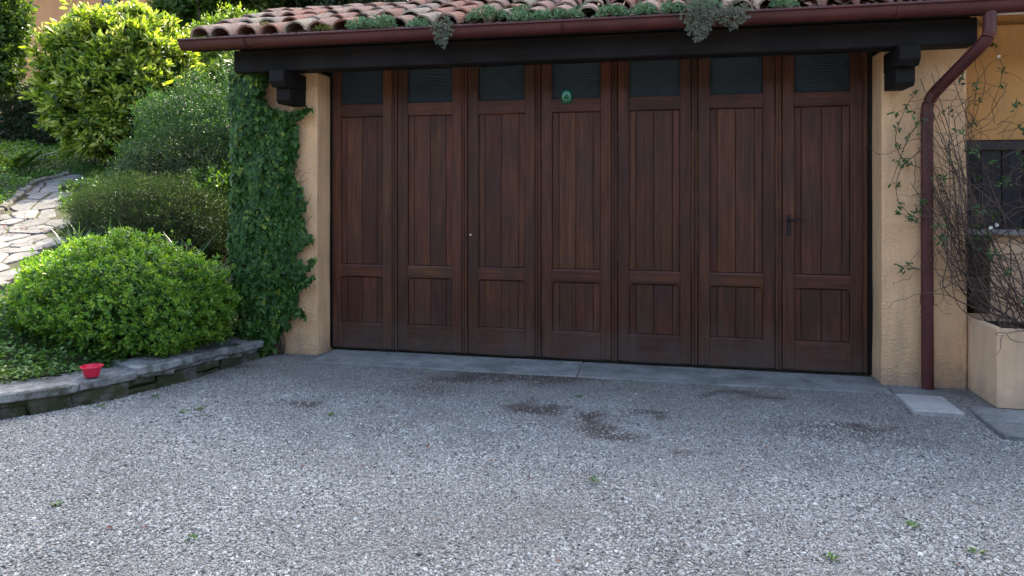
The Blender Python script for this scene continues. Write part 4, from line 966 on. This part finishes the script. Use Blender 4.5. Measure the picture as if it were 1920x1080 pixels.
# ---- red bowl
bw = empty('red_bowl', (-.925, -1.69, .122)); tag(bw, 'small red plastic bowl standing on the low stone wall', 'bowl')
lathe('bowl_body', [(.001, .004), (.044, .0), (.046, .004), (.058, .048), (.065, .066), (.066, .070), (.063, .071), (.056, .05), (.043, .008), (.001, .008)], M_BOWL, bw, 36)
lathe('bowl_rim', [(.0655, .064), (.0715, .066), (.0725, .070), (.0705, .073), (.0640, .0725)], M_BOWL, bw, 36)

# ---- sedum and moss in the gutter
def tuft(name, label, x, y, z, rx, rz, n, hang, leafm, group, cat='sedum', L=.022, W=.006):
    p = plant(name, label, cat, (x, y, z), group); d = rdir(n); d[:, 2] = np.abs(d[:, 2]) if not hang else d[:, 2]
    P = np.array((x, y, z)) + d * np.array((rx, min(rx, .07), rz)) * (R.random(n) ** .4)[:, None]
    if hang: P[:, 1] = np.minimum(P[:, 1], GY - .095) ; P[:, 0] = x + (P[:, 0] - x) * np.clip(1.1 - (z - P[:, 2]) / (rz * 1.25) * .7, .25, 1.1)
    else: P[:, 2] = np.maximum(P[:, 2], z)
    m = 5; PP = np.repeat(P, m, 0); DD = np.repeat(d, m, 0) + R.normal(0, .7, (n * m, 3)) + np.array((0, -.2, .45 if not hang else .1))
    pchild('foliage', leaves(PP, DD, R.normal(size=(n * m, 3)), R.uniform(.6, 1.2, n * m) * L, W, T_SIMPLE), leafm, p, 'stuff'); return p
SG = 'succulents growing in the gutter'
tuft('sedum_clump', 'grey-green succulent clump in the gutter, leftmost of the row', 0.615, -0.71, 2.65, .11, .085, 150, False, L_SEDUM, SG, L=.03, W=.008)
tuft('sedum_clump', 'dense round grey-green succulent clump second from the left in the gutter', 0.795, -0.71, 2.65, .12, .10, 180, False, L_SEDUM, SG, L=.03, W=.008)
tuft('sedum_clump', 'small thin succulent clump left of the hanging tuft by the gutter rim', 1.09, -0.71, 2.64, .09, .06, 80, False, L_SEDUM, SG, L=.03, W=.008)
tuft('hanging_sedum', 'single pale tuft spilling over the gutter above the second door leaf', 1.31, -0.78, 2.585, .075, .13, 200, True, L_DRYSED, SG)
tuft('sedum_clump', 'flat succulent mat between tiles just right of the hanging pale tuft', 1.62, -0.67, 2.685, .16, .09, 190, False, L_SEDUM, SG, L=.03, W=.008)
tuft('sedum_clump', 'wide low succulent mat above the middle door leaves', 2.12, -0.68, 2.655, .26, .065, 260, False, L_SEDUM, SG, L=.03, W=.008)
tuft('sedum_clump', 'low succulent mat above the lantern', 2.55, -0.67, 2.655, .14, .075, 140, False, L_SEDUM, SG, L=.03, W=.008)
tuft('hanging_sedum', 'largest pale grey tuft hanging over the gutter', 3.155, -0.79, 2.59, .115, .165, 420, True, L_DRYSED, SG)
tuft('hanging_sedum', 'grey tuft hanging right of the largest gutter tuft', 3.375, -0.785, 2.6, .12, .10, 260, True, L_DRYSED, SG)
tuft('sedum_clump', 'green succulent clump above the largest hanging tuft', 3.2, -0.67, 2.675, .13, .08, 140, False, L_SEDUM, SG, L=.03, W=.008)
tuft('sedum_clump', 'green succulent clump rightmost in the gutter', 3.72, -0.69, 2.655, .09, .08, 110, False, L_SEDUM, SG, L=.03, W=.008)
tuft('sedum_clump', 'succulent clump between the tiles over the third door leaf', 1.85, -0.55, 2.735, .11, .06, 120, False, L_SEDUM, SG, L=.03, W=.008)
tuft('sedum_clump', 'small succulent clump between the tiles just left of the middle mat', 1.88, -.70, 2.66, .10, .06, 90, False, L_SEDUM, SG, L=.03, W=.008)
tuft('sedum_clump', 'succulent clump between two tiles right of the low mat above the lantern', 2.78, -.69, 2.66, .09, .07, 90, False, L_SEDUM, SG, L=.03, W=.008)
tuft('sedum_clump', 'succulent clump filling the tile gap left of the largest hanging tuft', 2.97, -.69, 2.66, .08, .07, 80, False, L_SEDUM, SG, L=.03, W=.008)
tuft('sedum_clump', 'succulent clump between tiles up the slope over the fourth door leaf', 2.33, -.42, 2.76, .10, .05, 90, False, L_SEDUM, SG, L=.03, W=.008)
tuft('moss_cushion', 'bright moss cushion on the fifth eaves tile from the left', 0.3, -0.68, 2.665, .09, .045, 120, False, L_MOSS, 'moss on the tiles', 'moss', .012, .005)
tuft('moss_cushion', 'bright moss cushion above the largest hanging gutter tuft', 3.1, -0.6, 2.715, .06, .05, 70, False, L_MOSS, 'moss on the tiles', 'moss', .012, .005)
tuft('moss_cushion', 'olive moss cushion on the third eaves tile from the left', -0.3, -0.55, 2.755, .05, .045, 60, False, L_MOSS, 'moss on the tiles', 'moss', .012, .005)

# ---- ground cover, blades, ferns
def cover(name, label, n, box_, L, W, hgt, leafm, tpl=T_OVAL, test=None, cat='ground cover'):
    x = R.uniform(box_[0], box_[1], n); y = R.uniform(box_[2], box_[3], n); k = wall_dist(x, y) > .24
    for px, py, pr in ((0, 0, 0),): pass
    if test is not None: k &= test(x, y)
    x, y = x[k], y[k]; n = len(x); hh = hgt * (1 + .8 * fnoise(np.stack([x * 3, y * 3, x * 0], -1), 61)) * R.random(n) ** .7
    P = np.stack([x, y, terr(x, y) + .01 + np.maximum(hh, 0)], -1)
    D = np.stack([R.normal(0, 1, n), R.normal(0, 1, n), R.normal(.35, .4, n)], -1); N = np.stack([R.normal(0, .4, n), R.normal(0, .4, n), np.ones(n)], -1)
    t = R.normal(.45, .18, n) + .25 * fnoise(np.stack([x * 2, y * 2, x * 0], -1), 62)
    return tag(obj(name, leaves(P, D, N, R.uniform(.6, 1.2, n) * L, R.uniform(.6, 1.1, n) * W, tpl, t), leafm), label, cat, kind='stuff')
pp = np.array(path_poly)
def off_path(x, y): return np.array([not in_poly((a, b), path_poly) for a, b in zip(x, y)])
cover('bed_ground_cover', 'low leafy ground cover along the top of the stone wall', 30000, (-3.2, -.45, -3.4, -.2), .036, .028, .13, L_GROUND, test=lambda x, y: off_path(x, y) & (wall_dist(x, y) < 1.7))
cover('bank_ground_cover', 'sunlit ground cover on the bank beyond the path', 26000, (-10.5, -4.6, 1.2, 6.3), .06, .035, .13, L_GROUND, T_SIMPLE, test=lambda x, y: off_path(x, y) & (x < -3.6 - .35 * y))
cover('slope_ground_cover', 'low green growth between the shrubs and the path', 9000, (-5.0, -1.0, -.4, 4.2), .045, .02, .08, L_GROUND, T_SIMPLE, test=off_path)
def blades(name, label, x, y, n, ln_, group):
    p = plant(name, label, 'iris', (x, y, tz(x, y)), group); V = []; F = []
    for i in range(n):
        a = R.uniform(0, 6.28); lean = R.uniform(.1, .75); b = np.array((x + R.normal(0, .06), y + R.normal(0, .06), tz(x, y))); l_ = ln_ * R.uniform(.6, 1.1); wd = .010 * R.uniform(.7, 1.2)
        sd_ = np.array((-math.sin(a), math.cos(a), 0)) * wd; base = len(V)
        for t in np.linspace(0, 1, 6):
            c_ = b + np.array((math.cos(a) * lean * l_ * t ** 1.8, math.sin(a) * lean * l_ * t ** 1.8, l_ * (t - .35 * lean * t * t))); w_ = 1 - t ** 2 * .95
            V += [c_ - sd_ * w_, c_ + sd_ * w_]
        F += [(base + 2 * k, base + 2 * k + 1, base + 2 * k + 3, base + 2 * k + 2) for k in range(5)]
    pchild('blades', arr_mesh(np.array(V), np.array(F), 'b', np.repeat(R.random(n), 12)), L_BLADE, p, 'stuff')
BG = 'iris clumps in the garden bed'
blades('iris_clump', 'tall iris blades at the left picture edge behind the stone wall', -2.02, -1.55, 34, .55, BG)
blades('iris_clump', 'blue-green iris blades between path and rounded bush', -2.75, .12, 46, .50, BG)
blades('iris_clump', 'upright iris blades in front of the dark needle shrub', -2.35, .15, 24, .52, BG)
blades('iris_clump', 'thin iris blades above the right of the rounded bush', -1.55, .05, 22, .72, BG)
blades('iris_clump', 'sparse iris blades beside the ivy base above the rounded bush', -1.05, -.15, 20, .78, BG)
def fern(name, label, x, y, n, ln_, group):
    p = plant(name, label, 'fern', (x, y, tz(x, y)), group); Ps = []; Ds = []; Ns = []; st = []
    for i in range(n):
        a = R.uniform(0, 6.28); t = np.linspace(0, 1, 16); l_ = ln_ * R.uniform(.7, 1.1)
        c_ = np.stack([x + math.cos(a) * l_ * .8 * t ** 1.3, y + math.sin(a) * l_ * .8 * t ** 1.3, tz(x, y) + l_ * (.85 * t - .35 * t * t)], -1); st.append((c_, np.linspace(.004, .001, 16)))
        tg = unit(np.gradient(c_, axis=0)); sd_ = np.array((-math.sin(a), math.cos(a), 0))
        for k in range(3, 16):
            for sg in (-1, 1): Ps.append(c_[k]); Ds.append(sd_ * sg + tg[k] * .4); Ns.append(np.cross(tg[k], sd_) * -1)
    W_ = np.tile(np.repeat(np.sin(np.linspace(.5, 3.0, 13)), 2), n)
    pchild('fronds', leaves(np.array(Ps), np.array(Ds), np.array(Ns), ln_ * .26 * W_, ln_ * .06, T_SIMPLE), L_GROUND, p, 'stuff'); pchild('stalks', tubes(st, 4), M_TWIG, p)
fern('fern', 'bright fern on the bank at the left picture edge', -7.35, 3.75, 13, .75, 'ferns on the bank')
fern('fern', 'small fern under the golden shrub', -6.6, 4.9, 12, .55, 'ferns on the bank')
fern('fern', 'fern at the end of the path kerb beside the hedge mound', -4.6, 3.3, 12, .6, 'ferns on the bank')

# ---- weeds and fallen leaves
WP = [(-.073, -1.722, 'weed tuft in the gravel nearest the retaining wall bend'), (-.128, -1.80, 'tiny weed just below another by the retaining wall'), (1.027, -3.289, 'lowest weed tuft in the gravel, left of centre'), (.207, -3.133, 'weed tuft in the gravel at lower left'),
      (2.585, -2.339, 'weed tuft alone in the middle of the gravel'), (2.336, -.886, 'small weed in front of the threshold slab joint'), (-.567, -1.517, 'weed at the foot of the retaining wall'), (3.576, -2.897, 'weed tuft at the lower right of the gravel'),
      (4.15, -2.72, 'weed in the lower right corner of the gravel'), (3.973, -2.529, 'faint weed above the lower right corner'), (.829, -1.64, 'small weed in the gravel left of the bare patches'), (-.76, -1.79, 'weed at the wall foot below the red bowl')]
for x, y, lb in WP:
    p = plant('weed', lb, 'weed', (x, y, GZ), 'weeds in the gravel'); n = 16; a = R.uniform(0, 6.28, n)
    Pw = np.stack([x + .014 * np.cos(a) * R.random(n), y + .014 * np.sin(a) * R.random(n), np.full(n, GZ + .006)], -1); Dw = np.stack([np.cos(a), np.sin(a), R.uniform(.2, 1., n)], -1)
    pchild('foliage', leaves(Pw, Dw, np.tile((0, 0, 1.), (n, 1)), R.uniform(.016, .036, n), R.uniform(.007, .012, n), T_OVAL), L_GROUND, p, 'stuff')
def litter(name, label, x, y, z, s):
    n = len(x); a = R.uniform(0, 6.28, n)
    tag(obj(name, leaves(np.stack([x, y, z], -1), np.stack([np.cos(a), np.sin(a), R.normal(.1, .2, n)], -1), np.stack([R.normal(0, .3, n), R.normal(0, .3, n), np.ones(n)], -1), R.uniform(.6, 1.3, n) * s, R.uniform(.4, .8, n) * s, T_OVAL), L_LITTER), label, 'leaves', kind='stuff')
x = R.uniform(-.6, 5, 110); y = -.5 - 3.2 * R.random(110) ** 1.6; k = wall_dist(x, y) < -.05; x, y = x[k], y[k]; litter('fallen_leaves', 'scattered dry leaves on the gravel', x, y, ground_z(x, y) + .012, .022)
x = np.concatenate([R.normal(-4.55, .22, 90), R.normal(-4.1, .5, 60)]); y = np.concatenate([R.normal(.75, .3, 90), R.normal(1.0, .7, 60)]); litter('fallen_petals', 'reddish fallen petals on the flagged path', x, y, terr(x, y) + .065, .04)

# ------------------------------------------------------------------ trees and the house behind
def tree(name, label, x, y, h, crown, leafm, n, per, L, W, seed, group='trees behind the garage', blobs=9, amp=.25):
    z0 = tz(x, y); p = plant(name, label, 'tree', (x, y, z0), group)
    c, rad = np.array(crown[0]), np.array(crown[1])
    Cs = []; Os = []; ds = []
    for b in range(blobs):
        o = rdir(1)[0] * rad * R.uniform(.35, .72); r_ = rad * R.uniform(.35, .55)
        C, O, d = crown_points(c + o, r_, n // blobs, amp, 2.5, seed + b, .22); Cs.append(C); Os.append(O); ds.append(d)
    C = np.concatenate(Cs); O = np.concatenate(Os); d = np.concatenate(ds)
    pchild('crown', rosettes(C, O, d, per, L * 1.6, L, W, T_SIMPLE, .2, young=.2), leafm, p, 'stuff')
    top = np.array((c[0], c[1], c[2] + rad[2] * .3)); tr = bez([(x, y, z0 - .2), (x * .7 + c[0] * .3, y * .7 + c[1] * .3, z0 + h * .35), top], 10); lines = [(tr, np.linspace(h * .028, h * .006, len(tr)))]
    for i in range(16):
        s_ = tr[R.integers(8, len(tr) - 2)]; e = C[R.integers(0, len(C))]; m = (s_ + e) / 2 + R.normal(0, .2, 3); q = bez([s_, m, e], 6); lines.append((q, np.linspace(h * .010, h * .0015, len(q))))
    pchild('trunk', tubes(lines, 7), M_BARK, p)
tree('broadleaf_tree', 'sunlit broadleaf tree rising behind the golden shrub and roof corner', -7.9, 9.6, 8, ((-7.7, 9.4, 6.5), (1.9, 1.6, 2.2)), L_TREE, 4600, 8, .16, .08, 61)
tree('dark_tree', 'dark evergreen tree just above the tiled roof', -4.9, 11.8, 9, ((-4.6, 11.6, 6.7), (3.2, 2.0, 3.0)), L_DARK, 7000, 8, .17, .08, 67)
tree('ivy_clad_tree', 'ivy-clad tree cut by the left picture edge', -9.2, 4.8, 5, ((-9.0, 4.6, 4.2), (.80, .8, 1.5)), L_TREE, 3800, 8, .09, .055, 71, blobs=12)

hs = empty('orange_house', (-16, 15, 2.3)); tag(hs, 'orange rendered house beyond the garden', 'house')
def hbox(nm, x0, x1, y0, y1, z0, z1, m_, par=hs, bv=0):
    o = box(nm, x0, x1, y0, y1, z0, z1, m_, None, bv); o.parent = par
    o.matrix_parent_inverse = (Matrix.Translation(-Vector(hs.location))) if par is hs else Matrix.Identity(4); return o
hbox('wall', -24, -11.8, 13, 20, 1.9, 8.2, M_HOUSE)
def hprism(nm, poly, x0, x1, m_):
    o = prism(nm, poly, 'x', x0, x1, m_); o.parent = hs; o.matrix_parent_inverse = Matrix.Translation(-Vector(hs.location)); return o
hprism('roof', [(12.3, 8.05), (16.5, 9.7), (20.7, 8.05), (20.7, 8.22), (16.5, 9.9), (12.3, 8.22)], -24.6, -11.3, M_TILE)
for wx in (-14.0, -20.5):
    o = hbox('window', wx, wx + .62, 12.96, 13.05, 7.08 - .02, 8.0, M_BROWNF); hbox('window_pane', wx + .07, wx + .55, 12.945, 12.958, 7.16, 7.94, M_GLASSD)
    hbox('window_sill', wx - .06, wx + .68, 12.90, 13.0, 7.0, 7.058, M_SLAB2)

hedge('sky_blocking_hedge', 'tall dark hedge added out of view across the yard to block low sky light', -16, 22, -13.0, -12.0, -.05, 5.0, L_DARK, 7000, 91)  # unseen hedge behind the camera, added to keep doors and eaves darker
